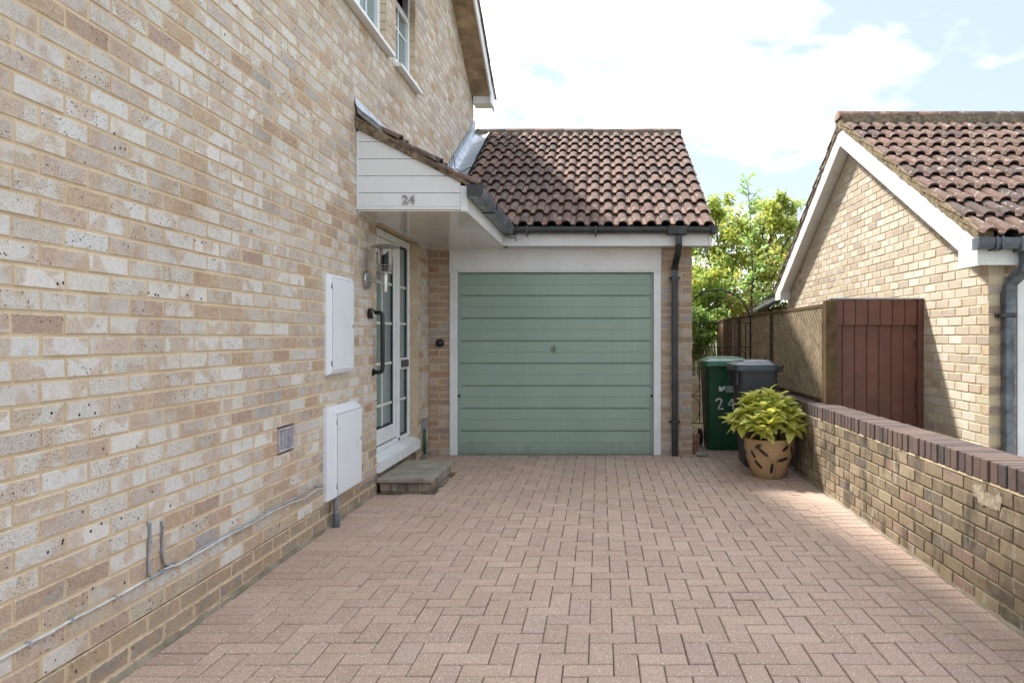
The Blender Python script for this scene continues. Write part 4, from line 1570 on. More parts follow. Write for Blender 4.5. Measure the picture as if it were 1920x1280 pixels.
# key safe, grab handle, bell, tap
ks = thing('key_safe', 'small round black key safe with white ring beside the grab handle', 'key safe', (WX, 5.76, 1.44))
q = MB()
q.lathe([(0.040, 0.0), (0.043, 0.010), (0.040, 0.030), (0.030, 0.036)], (WX, 5.765, 1.447), 24, 'X')
q.build('body', M['black_plastic'], ks, 'auto')
q = MB()
q.tube([(WX + .037, 5.775 + .016 * math.cos(t_), 1.437 + .016 * math.sin(t_)) for t_ in [2 * math.pi * k / 16 for k in range(17)]], .0024, 6)
q.box(WX + .036, WX + .039, 5.742, 5.748, 1.458, 1.474)
q.build('ring', M['bar_white'], ks)
gh = thing('grab_handle', 'black ribbed grab handle fixed upright beside the front door', 'handle', (WX, 5.87, .97))
hx = -1.752
pts = [(WX + .004, 5.87, 1.458), (hx - .030, 5.87, 1.458)] + [(hx - .03 + .03 * math.sin(t_), 5.87, 1.428 + .03 * math.cos(t_)) for t_ in [math.pi / 2 * k / 5 for k in range(1, 6)]]
pts += [(hx, 5.87, 1.25), (hx, 5.87, 1.01)] + [(hx - .03 + .03 * math.cos(t_), 5.87, 1.008 - .03 * math.sin(t_)) for t_ in [math.pi / 2 * k / 5 for k in range(1, 6)]] + [(WX + .004, 5.87, .978)]
q = MB()
q.tube(pts, .0175, 12)
q.build('bar', M['black_plastic'], gh, True)
for z in (1.458, .978):
    q = MB()
    q.lathe([(0.030, 0.0), (0.031, .008), (.022, .014)], (WX, 5.87, z), 20, 'X')
    q.build('flange', M['black_plastic'], gh, 'auto')
bell = thing('door_sensor', 'round black sensor on the narrow brick pier left of the garage door', 'sensor', (-1.71, GY, 1.19))
bp = px(825, 643, GY)
q = MB()
q.lathe([(0.036, 0.0), (0.040, -0.014), (0.038, -0.034), (0.026, -0.046), (.006, -.049)], (bp.x, GY, bp.z), 24, 'Y')
q.build('body', M['black_plastic'], bell, 'auto')
q = MB()
q.lathe([(0.046, 0.001), (0.046, -0.006)], (bp.x, GY, bp.z), 24, 'Y')
q.build('back_plate', M['black_plastic'], bell, 'auto')
tap = thing('garden_tap', 'garden tap on a green pipe low in the corner by the front door', 'tap', (WX, 7.48, .0))
q = MB()
q.box(WX, WX + .055, 7.455, 7.52, .318, .425, .006)
q.build('junction_box', M['pipe_grey'], tap)
q = MB()
q.tube([(WX + .03, 7.48, .325), (WX + .03, 7.48, .20), (WX + .034, 7.475, .06)], [.014, .017, .017], 10)
q.build('pipe', M['green_pipe'], tap, True)
q = MB()
q.tube([(WX + .03, 7.48, .07), (WX + .075, 7.47, .085)], .012, 8)
q.tube([(WX + .034, 7.475, .062), (WX + .034, 7.475, .015)], .013, 8)
q.build('spout', M['pipe_grey'], tap, True)

# ------------------------------------------------------------------ garden wall on the right
gw = thing('garden_wall', 'low weathered brick garden wall with dark brick coping on the right', 'wall', (GX + .1, 4.5, -.05))
W0, W1 = 0.8, 9.4
WT = 0.562
gwb = lay(0.0, W1 - W0, WT - 0.075 * 9, WT - .002, (), phase=0.07)
HOLE = on_x(1853, 925, GX)
uh = W1 - HOLE.y
place_bricks(gwb, R(-90), (GX, W1, 0), gw, M['brick_garden'], lambda b: (PAL_GARDEN, 0), depth=.09, nmax=290, ch=.0035, jit=.002)
q = MB()
q.box(GX + .0055, GX + .2, W0, W1, -.3, WT + .004)
q.build('wall_core', M['mortar_garden'], gw)
# mortar smeared over a spalled brick under the coping
q = MB()
nu, nv_ = 34, 16
vs, fs = [], []
for j in range(nv_ + 1):
    for i in range(nu + 1):
        u, v = i / nu, j / nv_
        yy = HOLE.y + (0.5 - u) * 0.30
        zz_ = WT - .004 - v * .115
        d = .0028 + .0035 * mnoise.noise(Vector((yy * 40, zz_ * 40, 2))) + .003 * mnoise.noise(Vector((yy * 12, zz_ * 12, 5)))
        vs.append((GX - max(.0022, d), yy, zz_))
for j in range(nv_):
    for i in range(nu):
        u, v = (i + .5) / nu, (j + .5) / nv_
        rag = .35 * mnoise.noise(Vector((u * 6, v * 3, 9))) + .2 * mnoise.noise(Vector((u * 16, v * 8, 4)))
        if ((u - .5) / .46) ** 2 + ((v - .45) / .5) ** 2 + rag > .92 or ((u - .55) / .26) ** 2 + ((v - .05) / .34) ** 2 + rag < .8:
            continue
        a = j * (nu + 1) + i
        fs.append((a, a + 1, a + nu + 2, a + nu + 1))
q.add(vs, fs)
q.build('mortar_patch', M['efflo'], gw, True)
q = MB()
vs, fs = [], []
n_ = 110
for i in range(n_ + 1):
    yy = W0 + (W1 - W0) * i / n_
    zz_ = ground_z(yy)
    w_ = 0.010 + 0.014 * mnoise.noise(Vector((yy * 4, 7, 0))) + 0.008 * random.random()
    vs += [(GX + .006, yy, zz_ + .012 + .014 * random.random()), (GX - max(.008, w_), yy, zz_ - .002)]
for i in range(n_):
    fs.append((2 * i, 2 * i + 1, 2 * i + 3, 2 * i + 2))
q.add(vs, fs)
q.build('mortar_fillet', M['fillet'], gw)
q = MB()
q.box(GX - .002, GX + .208, W0, W1, WT + .0005, WT + .012)
q.build('bed_joint', M['mortar_neigh'], gw)
q = MB()
q.box(GX + .004, GX + .206, W0 + .02, W1 - .02, WT + .0125, WT + .105)
q.build('coping_core', M['mortar_garden'], gw)
cop_var = []
for k in range(26):
    t = MB()
    j = lambda: random.uniform(-.0018, .0018)
    t.col = pick(PAL_COPING)
    t.box(-.109 + j(), .109 + j(), -.0328 + j(), .0328 + j(), .0 + j(), .1035 + j(), .004)
    cop_var.append(t.mesh('coping_brick', M['brick_coping']))
y = W0 + .04
while y < W1:
    mt = Matrix.Translation((GX + .102 + random.uniform(-.003, .003), y, WT + .0125)) @ Matrix.Rotation(random.uniform(-.01, .01), 4, 'Z')
    link('coping_brick', random.choice(cop_var), gw, mt)
    y += 0.0755

# ------------------------------------------------------------------ the neighbour's garage
q = MB()
q.box(2.3, 6.5, -8, 11.2, -.30, -.10)
tagit(q.build('neighbour_driveway', M['slab']), "concrete drive behind the garden wall in front of the neighbour's garage", None, None, 'structure')
NX, NY, NF = 2.90, 5.434, 11.27
NR, NS = 8.35, 0.5555
nb = thing('neighbour_garage', "neighbour's cream brick garage with white bargeboards and mossy tiled roof", 'garage', (4.2, 8.3, 0))


def nz(y):
    return 3.66 - NS * abs(y - NR)


def ntop(z):
    if z < nz(NY) - .18:
        return 0.0, NF - NY
    d = (3.48 - z) / NS
    if d < .06:
        return None
    return max(0.0, NF - (NR + d)), min(NF - NY, NF - (NR - d))


def nends(k):
    return (0.0, NF - NY - (0.0 if k % 2 == 0 else 0.1125))


nbk = lay(0, NF - NY, -.15, 3.5, (), phase=.03, top=ntop, ends=nends)
nbk = [b for b in nbk if not (NF - b[0] > 6.75 and b[1] < .5)]
place_bricks(nbk, R(-90), (NX, NF, 0), nb, M['brick_neigh'], lambda b: (PAL_NEIGH, 0))


def fends(k):
    return (NX + (0.1125 if k % 2 == 0 else 0.0), 3.105)


nf = lay(NX, 3.105, -.15, 1.80, (), phase=NX, ends=fends)
nf += lay(5.40, 5.65, -.15, 1.80, (), phase=5.40)
place_bricks(nf, 0.0, (0, NY, 0), nb, M['brick_neigh'], lambda b: (PAL_GARAGE, 0))
q = MB()
x0 = NX + .0045
q.ext([(x0, NY + .0065, -.3), (x0, NF, -.3), (x0, NF, nz(NF) - .17), (x0, NR, 3.49), (x0, NY + .0065, nz(NY) - .17)], (.12, 0, 0))
q.box(NX + .127, 3.1, NY + .007, NY + .12, -.3, 1.8)
q.box(5.41, 5.65, NY + .007, NY + .12, -.3, 1.8)
q.box(5.60, 5.65, NY + .12, NF, -.3, 1.8)
q.build('wall', M['mortar_neigh'], nb)
q = MB()
q.box(3.108, 3.19, NY - .01, NY + .06, -.2, 1.80, .004)
q.box(5.31, 5.398, NY - .01, NY + .06, -.2, 1.80, .004)
q.box(3.191, 5.309, NY - .01, NY + .06, 1.68, 1.80, .004)
q.build('door_frame', M['paint_white'], nb)
for k in range(8):
    q = MB()
    za = -.1 + k * .222
    q.box(3.192, 5.308, NY + .02, NY + .04, za, za + .216, .004)
    q.build('door_panel', M['paint_white'], nb)
BX = 2.75
q = MB()
for (ya, yb) in ((5.45, NR - .0015), (NR + .0015, 11.22)):
    q.ext([(BX, ya, nz(ya)), (BX, yb, nz(yb)), (BX, yb, nz(yb) - .205), (BX, ya, nz(ya) - .205)], (.022, 0, 0))
    q.build('bargeboard', M['paint_white'], nb)
    q = MB()
q = MB()
for (ya, yb) in ((5.5, NR), (NR, 11.2)):
    q.ext([(BX + .0225, ya, nz(ya) - .168), (BX + .0225, yb, nz(yb) - .168), (BX + .0225, yb, nz(yb) - .182), (BX + .0225, ya, nz(ya) - .182)], (NX - BX - .024, 0, 0))
q.build('verge_soffit', M['paint_white'], nb)
q = MB()
q.ext([(BX - .003, 5.302, 1.782), (BX - .003, 5.585, 1.782), (BX - .003, 5.585, nz(5.585) - .19), (BX - .003, 5.45, nz(5.45) - .002), (BX - .003, 5.302, nz(5.302))], (.020, 0, 0))
q.build('barge_foot', M['paint_white'], nb)
q = MB()
q.ext([(BX - .003, 11.09, 1.83), (BX - .003, 11.42, 1.83), (BX - .003, 11.42, nz(11.42)), (BX - .003, 11.22, nz(11.22)), (BX - .003, 11.09, nz(11.09) - .19)], (.020, 0, 0))
q.box(BX + .02, NX - .003, 11.10, 11.12, 1.835, 2.08)
q.build('barge_foot', M['paint_white'], nb)
q = MB()
q.box(BX + .018, 5.75, 5.302, 5.320, 1.785, 1.95, .002)
q.build('fascia', M['paint_white'], nb)
q = MB()
q.box(BX + .018, 5.75, 5.321, NY + .02, 1.80, 1.81)
q.build('eaves_soffit', M['paint_white'], nb)
aN = math.atan(NS)
cN, sN = math.cos(aN), math.sin(aN)
q = MB()
q.ext([(BX + .02, 5.24, nz(5.24) + .012), (BX + .02, NR, 3.672), (BX + .02, 11.48, nz(11.48) + .012), (BX + .02, 11.48, nz(11.48) - .02), (BX + .02, NR, 3.63), (BX + .02, 5.24, nz(5.24) - .02)], (3.1, 0, 0))
nroof = q.build('roof', M['deck'], nb)
tile_roof(nroof, (BX - .022, 5.225, nz(5.225) + .052), (1, 0, 0), (0, cN, sN), 10, 10, 'tile_moss', ga=.345)
tile_roof(nroof, (BX - .022 + TW * 2, 11.475, nz(11.475) + .052), (-1, 0, 0), (0, -cN, sN), 2, 10, 'tile_moss', ga=.345)
ridge_tiles(nroof, (BX - .03, NR, 3.752), (5.85, NR, 3.752), .115, M['tile_moss'], 7)
q = MB()
q.box(BX - .012, 5.8, NR - .12, NR + .12, 3.62, 3.765)
q.build('ridge_mortar', M['verge_dark'], nroof)
q = MB()
for (ya, yb) in ((5.27, NR), (NR, 11.44)):
    n_ = 60
    vs, fs = [], []
    for i in range(n_ + 1):
        y = ya + (yb - ya) * i / n_
        e = lambda: random.uniform(-.006, .006)
        vs += [(BX - .012 + e(), y, nz(y) + .003), (BX - .014 + e(), y, nz(y) + .088 + e()), (BX + .10, y, nz(y) + .080), (BX + .10, y, nz(y) + .003)]
    for i in range(n_):
        for k in range(4):
            a, b = i * 4 + k, i * 4 + (k + 1) % 4
            fs.append((a, b, b + 4, a + 4))
    fs.append((0, 1, 2, 3))
    q.add(vs, fs)
q.build('verge_cement', M['verge'], nroof)
ng = thing('neighbour_gutter', "grey gutter along the eaves of the neighbour's garage", 'gutter', (3.3, 5.25, 1.9))
q = MB()
gutter(q, 'x', BX - .035, 5.7, 5.300, 5.195, 1.893, 1.972)
q.build('channel', M['grey_pvc'], ng)
q = MB()
q.box(BX - .045, BX - .0352, 5.19, 5.302, 1.889, 1.975, .003)
q.build('end_cap', M['grey_pvc'], ng)
for x in (2.83, 2.87):
    q = MB()
    q.box(x - .008, x + .008, 5.186, 5.302, 1.883, 1.8925, .002)
    q.box(x - .008, x + .008, 5.183, 5.1925, 1.8925, 1.979, .002)
    q.build('bracket', M['grey_pvc'], ng)
q = MB()
q.box(3.00, 3.14, 5.184, 5.302, 1.872, 1.980, .006)
q.build('outlet', M['grey_pvc'], ng)
nd_ = thing('neighbour_downpipe', "grey square downpipe on the corner of the neighbour's garage", 'downpipe', (3.02, 5.38, 0))
q = MB()
q.tube([(3.07, 5.245, 1.875), (3.07, 5.245, 1.80), (3.06, 5.26, 1.745), (3.03, 5.37, 1.665), (3.020, 5.392, 1.60), (3.020, 5.392, 1.55)], .034, 4, square=True)
q.build('swan_neck', M['grey_pvc'], nd_)
q = MB()
q.box(2.984, 3.056, 5.356, 5.428, -.1, 1.57, .007)
q.build('pipe', M['grey_pvc'], nd_)
q = MB()
q.box(2.980, 3.060, 5.352, 5.431, 1.49, 1.60, .006)
q.build('socket', M['grey_pvc'], nd_)
q = MB()
q.box(2.94, 3.064, 5.349, 5.432, 1.405, 1.438, .004)
q.lathe([(.017, 0), (.019, -.02), (.012, -.03)], (2.950, 5.40, 1.42), 12, 'Y')
q.build('clip', M['black_pvc'], nd_)
# a dark low roof behind the neighbour's garage
sh = thing('garden_shed', "low dark-roofed shed just beyond the far end of the neighbour's garage", 'shed', (3.4, 13.0, 0))
q = MB()
q.box(3.05, 4.6, 12.3, 14.2, -.3, 1.78)
q.build('wall', M['wood_dark'], sh)
q = MB()
q.ext([(2.72, 12.2, 1.74), (3.4, 12.2, 2.12), (4.8, 12.2, 2.12), (4.8, 12.2, 2.06), (3.4, 12.2, 2.06), (2.72, 12.2, 1.70)], (0, 2.1, 0))
q.build('roof', M['deck'], sh)

# ------------------------------------------------------------------ brown side gate
GTY = 6.55
ga = thing('side_gate', "red-brown boarded gate between the trellis post and neighbour's wall", 'gate', (2.5, GTY, 0))
xs0, xs1 = 2.07, 2.842
nbv = 7
for i in range(nbv):
    a = xs0 + (xs1 - xs0) * i / nbv
    b = xs0 + (xs1 - xs0) * (i + 1) / nbv
    q = MB()
    q.box(a + .0015, b - .0015, GTY + random.uniform(.0105, .0125), GTY + .032, .04, 1.45, .004)
    q.build('board', M['gate_brown'], ga)
    q = MB()
    q.box(a + .0015, b - .0015, GTY - .022 + random.uniform(-.001, .001), GTY + .006, 1.365, 1.598, .004)
    q.build('top_board', M['gate_brown'], ga)
q = MB()
for z in (.2, .8, 1.42):
    q.box(xs0, xs1, GTY + .034, GTY + .07, z, z + .1, .004)
q.build('ledge', M['gate_brown'], ga)
q = MB()
q.box(2.846, 2.897, GTY - .03, GTY + .06, -.05, 1.60, .005)
q.build('gate_post', M['gate_brown'], ga)
q = MB()
q.box(xs0 - .004, 2.897, GTY - .034, GTY + .06, 1.601, 1.612, .002)
q.build('capping', M['lead'], ga)
q = MB()
q.tube([(2.835, GTY - .003, .62), (2.835, GTY - .003, .66)], .006, 6)
q.tube([(2.835, GTY - .003, 1.18), (2.835, GTY - .003, 1.22)], .006, 6)
q.build('hinge', M['iron'], ga)

# ------------------------------------------------------------------ trellis screens on the wall
TX = 1.985


def trellis(ya, yb, label, boards=False, z0=.682, z1=1.555):
    t = thing('trellis_panel' if not boards else 'boarded_fence', label, 'trellis' if not boards else 'fence panel', (TX, (ya + yb) / 2, z0))
    f = .035
    for (a, b, c, d) in ((ya, ya + f, z0, z1), (yb - f, yb, z0, z1), (ya + f, yb - f, z0, z0 + f), (ya + f, yb - f, z1 - f, z1)):
        q = MB()
        q.box(TX - .018, TX + .024, a, b, c, d, .004)
        q.build('frame_rail', M['wood_dark'], t)
    ia, ib, ic, id_ = ya + f * .6, yb - f * .6, z0 + f * .6, z1 - f * .6
    if boards:
        n = 9
        for i in range(n):
            a, b = ia + (ib - ia) * i / n, ia + (ib - ia) * (i + 1) / n
            q = MB()
            q.box(TX + random.uniform(-.012, -.004), TX + .014, a + .002, b - .002, ic, id_, .003)
            q.build('board', random.choice([M['wood_dark'], M['wood_trellis'], M['gate_brown']]) if i % 3 else M['wood_dark'], t)
        return t
    for layer, sg in ((0, 1), (1, -1)):
        q = MB()
        pitch, w = .080, .028
        hgt = id_ - ic
        s = ia - hgt
        while s < ib + hgt:
            # a lath from (s, bottom) rising at 45 degrees, cut by the frame
            if sg > 0:
                y0, z0_, y1, z1_ = s, ic, s + hgt, id_
            else:
                y0, z0_, y1, z1_ = s, id_, s + hgt, ic
            ta, tb = max(0, (ia - y0) / hgt), min(1, (ib - y0) / hgt)
            if tb - ta > .04:
                A = Vector((0, y0 + hgt * ta, z0_ + (z1_ - z0_) * ta))
                B = Vector((0, y0 + hgt * tb, z0_ + (z1_ - z0_) * tb))
                d = (B - A).normalized()
                nn = Vector((0, -d.z, d.y)) * w / 2
                xo = TX - .014 + layer * .030
                q.ext([A + nn + Vector((xo, 0, 0)), B + nn + Vector((xo, 0, 0)), B - nn + Vector((xo, 0, 0)), A - nn + Vector((xo, 0, 0))], (.0095, 0, 0))
            s += pitch + random.uniform(-.002, .002)
        o = q.build('lath_layer', M['wood_trellis'], t)
        o['kind'] = 'stuff'
    return t


trellis(6.43, 8.33, 'diagonal trellis panel nearest the brown gate, standing on the garden wall')
trellis(8.42, 10.22, 'second diagonal trellis panel, behind the wheelie bins')
trellis(10.31, 12.1, 'fence panel of upright boards at the far end of the trellis', True, z0=.10)


def post(x0, x1, y0, y1, z0, z1, label):
    q = MB()
    q.box(x0, x1, y0, y1, z0, z1, .006)
    return tagit(q.build('fence_post', M['wood_dark']), label, 'post', 'posts of the trellis fence')


post(1.965, 2.062, 6.325, 6.425, .672, 1.582, 'square wooden post between the trellis and the brown gate')
post(1.985, 2.055, 8.335, 8.415, .672, 1.572, 'thin wooden post between the two diagonal trellis panels')
post(1.985, 2.055, 10.225, 10.305, .0, 1.572, 'wooden post between the diagonal trellis and the boarded panel')

# ------------------------------------------------------------------ passage beside the garage
q = MB()
q.box(.3, 2.6, 9.6, 22, -.30, -.006)
tagit(q.build('garden_path', M['path']), 'sunlit gravel path beyond the iron gate', None, None, 'structure')
IGY = 9.5
ig = thing('iron_gate', 'black wrought-iron garden gate with arched top in the side passage', 'gate', (1.5, IGY, 0))
cx_, rr = 1.53, .432
bars = MB()
bars.tube([(cx_ + rr * math.cos(t_), IGY, 1.445 + rr * math.sin(t_)) for t_ in [math.pi * k / 24 for k in range(25)]], .010, 6)
bars.build('arch', M['iron'], ig)
for x in (cx_ - rr, cx_ + rr):
    q = MB()
    q.tube([(x, IGY, 0.02), (x, IGY, 1.445)], .011, 6)
    q.build('stile', M['iron'], ig)
for z in (.14, .50, .86, 1.13, 1.445):
    q = MB()
    q.tube([(cx_ - rr, IGY, z), (cx_ + rr, IGY, z)], .007, 6)
    q.build('rail', M['iron'], ig)
for x, z0_, z1_ in ((cx_, 1.13, 1.875), (cx_ - .23, .14, 1.445), (cx_ + .23, .50, 1.445), (cx_ + .37, .86, 1.445), (cx_, .14, 1.13)):
    q = MB()
    q.tube([(x, IGY, z0_), (x, IGY, z1_)], .006, 6)
    q.build('upright', M['iron'], ig)


def scroll(cx, cz, r, a0, turns, sgn=1):
    n = 26
    pts = []
    for k in range(n + 1):
        t_ = k / n
        a = a0 + sgn * turns * 2 * math.pi * t_
        rad = r * (1 - .72 * t_)
        pts.append((cx + rad * math.cos(a), IGY, cz + rad * math.sin(a)))
    q = MB()
    q.tube(pts, .0045, 5)
    q.build('scroll', M['iron'], ig)


for s_ in (-1, 1):
    scroll(cx_ + s_ * .12, 1.68, .10, math.pi / 2, 1.2, s_)
    scroll(cx_ + s_ * .09, 1.02, .085, -math.pi / 2, 1.2, s_)
    scroll(cx_ + s_ * .32, 1.02, .08, -math.pi / 2, 1.2, -s_)
    scroll(cx_ + s_ * .33, .07, .06, 0, 1.2, s_)
    for zc in (.32, .68):
        q = MB()
        q.tube([(cx_ + s_ * .33 + .10 * math.sin(t_), IGY, zc + .17 * math.cos(t_) * 1.0) for t_ in [math.pi * k / 8 for k in range(9)]], .0045, 5)
        q.tube([(cx_ + s_ * .33 - .10 * math.sin(t_), IGY, zc + .17 * math.cos(t_)) for t_ in [math.pi * k / 8 for k in range(9)]], .0045, 5)
        q.build('scroll', M['iron'], ig)
lw = thing('low_garden_wall', 'low sunlit cream brick wall seen through the iron gate', 'wall', (1.2, 12.6, 0))
lwb = lay(.2, 1.96, -.075, .60, (), phase=.1)
place_bricks(lwb, 0.0, (0, 12.5, 0), lw, M['brick_neigh'], lambda b: (PAL_NEIGH, 0), depth=.09)
q = MB()
q.box(.21, 1.95, 12.507, 12.7, -.2, .595)
q.build('wall', M['mortar_neigh'], lw)
pf = thing('board_fence', 'pale grey board fence behind the iron gate', 'fence', (1.2, 12.9, 0))
x = .2
while x < 1.95:
    q = MB()
    q.box(x, x + .142, 12.85 + random.uniform(-.006, .006), 12.875, 0, 1.10 + random.uniform(-.01, .01), .003)
    q.build('board', M['wood_pale'], pf)
    x += .15
q = MB()
q.box(.2, 1.97, 12.88, 12.93, .85, .95)
q.build('rail', M['wood_pale'], pf)
# loose brick and a slab offcut in the corner by the garage
q = MB()
q.col = (*lin(150, 104, 84), .4)
q.box(1.005, 1.075, 7.86, 7.90, .001, .217, .005)
o = q.build('loose_brick', M['brick_garden'])
tagit(o, 'loose red brick standing on end at the corner of the garage', 'brick')
q = MB()
q.box(1.02, 1.135, 7.70, 7.80, .002, .034, .008)
tagit(q.build('slab_offcut', M['slab']), 'pale slab offcut lying beside the green bin', 'slab')


# ------------------------------------------------------------------ wheelie bins
def rrect(cx, cy, w, d, r, z, n=5):
    pts = []
    for (sx, sy, a0) in ((1, 1, 0), (-1, 1, 90), (-1, -1, 180), (1, -1, 270)):
        for k in range(n + 1):
            a = R(a0 + 90 * k / n)
            pts.append((cx + sx * (w / 2 - r) + r * math.cos(a), cy + sy * (d / 2 - r) + r * math.sin(a), z))
    return pts


def wheelie(name, label, loc, rotz, mbody, mlid, w=.48, d=.54, H=1.0):
    """Front of the bin faces -y, its hinge and wheels are at +y."""
    root = thing(name, label, 'wheelie bin', loc, 'wheelie bins beside the garage')
    rt = Matrix.Translation(loc) @ Matrix.Rotation(rotz, 4, 'Z')

    def put(mb, nm, mat, sm='auto'):
        mb.v = [tuple(rt @ Vector(v)) for v in mb.v]
        return mb.build(nm, mat, root, sm)
    q = MB()
    secs = [(0.0, .80, .70, .03, .045), (.02, .83, .74, .05, .04), (.45, .90, .84, .05, .028), (.90, .965, .93, .05, .012), (.925, .97, .94, .05, .010), (.926, 1.03, 1.0, .05, .0), (H - .03, 1.03, 1.0, .05, 0)]
    q.rings([rrect(0, oy, w * a, d * b, r, z) for (z, a, b, r, oy) in secs])
    body = put(q, 'body', mbody)
    q = MB()
    for s_ in (-1, 1):
        q.box(s_ * w * .40 - .012, s_ * w * .40 + .012, -d * .49, -d * .44, .80, .925, .003)
    q.box(-w * .1, -w * .1 + .012, -d * .475, -d * .44, .86, .925, .003)
    put(q, 'rib', mbody)
    q = MB()
    L = H - .028
    q.rings([rrect(0, -.012, w * 1.09, d * 1.07, .05, L - .035), rrect(0, -.012, w * 1.10, d * 1.08, .055, L), rrect(0, -.008, w * 1.07, d * 1.05, .06, L + .022), rrect(0, 0, w * .92, d * .90, .07, L + .034),
             rrect(0, .0, w * .86, d * .84, .07, L + .046), rrect(0, .02, w * .74, d * .66, .07, L + .060), rrect(0, .03, w * .5, d * .4, .07, L + .066)])
    put(q, 'lid', mlid)
    q = MB()
    q.tube([(-w * .36, -d * .30, L + .048), (-w * .30, -d * .36, L + .050), (w * .30, -d * .36, L + .050), (w * .36, -d * .30, L + .048)], .010, 6)
    put(q, 'lid_ridge', mlid)
    q = MB()
    q.tube([(-w * .44, d * .50, L - .02), (-w * .44, d * .60, L + .005), (w * .44, d * .60, L + .005), (w * .44, d * .50, L - .02)], .015, 8)
    for s_ in (-.44, -.2, .2, .44):
        q.box(w * s_ - .012, w * s_ + .012, d * .46, d * .60, L - .05, L + .012, .004)
    put(q, 'handle', M['black_plastic'])
    q = MB()
    q.tube([(-w * .56, d * .40, .10), (w * .56, d * .40, .10)], .010, 8)
    put(q, 'axle', M['iron'])
    for s_ in (-1, 1):
        q = MB()
        q.lathe([(.04, -.022), (.088, -.022), (.10, -.012), (.10, .012), (.088, .022), (.04, .022)], (s_ * w * .50, d * .40, .10), 20, 'X')
        put(q, 'wheel', M['rubber'])
    return root, rt, body


gb_loc = (1.405, 8.265, 0.004)
gbin, gmt, gbody = wheelie('green_bin', 'green wheelie bin painted with number 24, next to the garage corner', gb_loc, 0.0, M['bin_green'], M['bin_lid_green'])
kb_loc = (1.525, 7.27, 0.0)
wheelie('grey_bin', 'dark grey wheelie bin with blue-grey lid behind the potted shrub', kb_loc, R(-90), M['bin_grey'], M['bin_lid_grey'], d=.41)
# painted number and printed badge on the green bin's sloping front
def front_y(z):
    return 8.265 - .54 * (.42 + .045 * z / .9) + .0245 - .024 * z / .9 - .004


def stroke(mb, pts, w):
    P = [Vector((p[0], 0, p[1])) for p in pts]
    L_, R_ = [], []
    for i, p in enumerate(P):
        d = (P[min(i + 1, len(P) - 1)] - P[max(i - 1, 0)]).normalized()
        n = Vector((-d.z, 0, d.x)) * w / 2
        L_.append(p + n)
        R_.append(p - n)
    vs = [(v.x, front_y(v.z) - .004, v.z) for v in L_ + R_]
    n = len(P)
    mb.add(vs, [(i, i + 1, n + i + 1, n + i) for i in range(n - 1)])


def bp_(x, y):
    v = px(x, y, 8.0)
    return v.x, v.z


arc = [bp_(1348.5 + 5.2 * math.cos(t_), 752.5 - 5.0 * math.sin(t_)) for t_ in [math.pi * (1 - k / 10 * 1.15) for k in range(11)]]
q = MB()
stroke(q, arc + [bp_(1347.5, 766.2), bp_(1357.5, 766.5)], .017)
n24 = q.build('painted_digit', M['number_paint'], gbody)
q = MB()
stroke(q, [bp_(1373.5, 748), bp_(1366.5, 759), bp_(1377, 760.5)], .016)
stroke(q, [bp_(1374.5, 747.5), bp_(1375.5, 757), bp_(1376, 768)], .017)
q.build('painted_digit', M['number_paint'], gbody)
q = MB()
for poly in ([(1348.6, 723.5), (1353.5, 725.5), (1353.5, 734), (1348.2, 733)], [(1354.2, 726), (1359.8, 723), (1359.8, 729), (1354.2, 734)]):
    q.add([(a_[0], front_y(a_[1]) - .004, a_[1]) for a_ in [bp_(*w_) for w_ in poly]], [(0, 1, 2, 3)])
q.build('badge', M['print_pale'], gbody)
for i, txt in enumerate(('DISTRICT', 'FOREST', 'COUNCIL')):
    x_, z_ = bp_(1361, 727.0 + i * 4.2)
    me = text_mesh(txt, .026, .001, 'badge_text', M['print_pale'])
    mt = Matrix.Translation((x_, front_y(z_) - .0045, z_)) @ Matrix.Rotation(R(90), 4, 'X')
    link('badge_text', me, gbody, mt)

# ------------------------------------------------------------------ potted laurel
PC = Vector((1.540, 6.645, ground_z(6.645)))
pl = thing('potted_laurel', 'yellow spotted laurel in a tan glazed pot with dark slots', 'potted plant', PC)
pprof = [(.128, 0.0), (.140, .006), (.166, .07), (.196, .15), (.214, .225), (.222, .285), (.218, .318), (.226, .335), (.226, .352), (.212, .358), (.200, .350), (.198, .310)]
q = MB()
q.lathe(pprof, PC, 40, cap1=False)
pot = q.build('pot', M['pot'], pl, True)
q = MB()
q.lathe([(.001, .318), (.198, .312)], PC, 24, cap0=False, cap1=False)
q.build('soil', M['soil'], pl)


def pot_r(z):
    for (r0, z0_), (r1, z1_) in zip(pprof[:-1], pprof[1:]):
        if z0_ <= z <= z1_:
            return r0 + (r1 - r0) * (z - z0_) / max(1e-6, z1_ - z0_)
    return .22


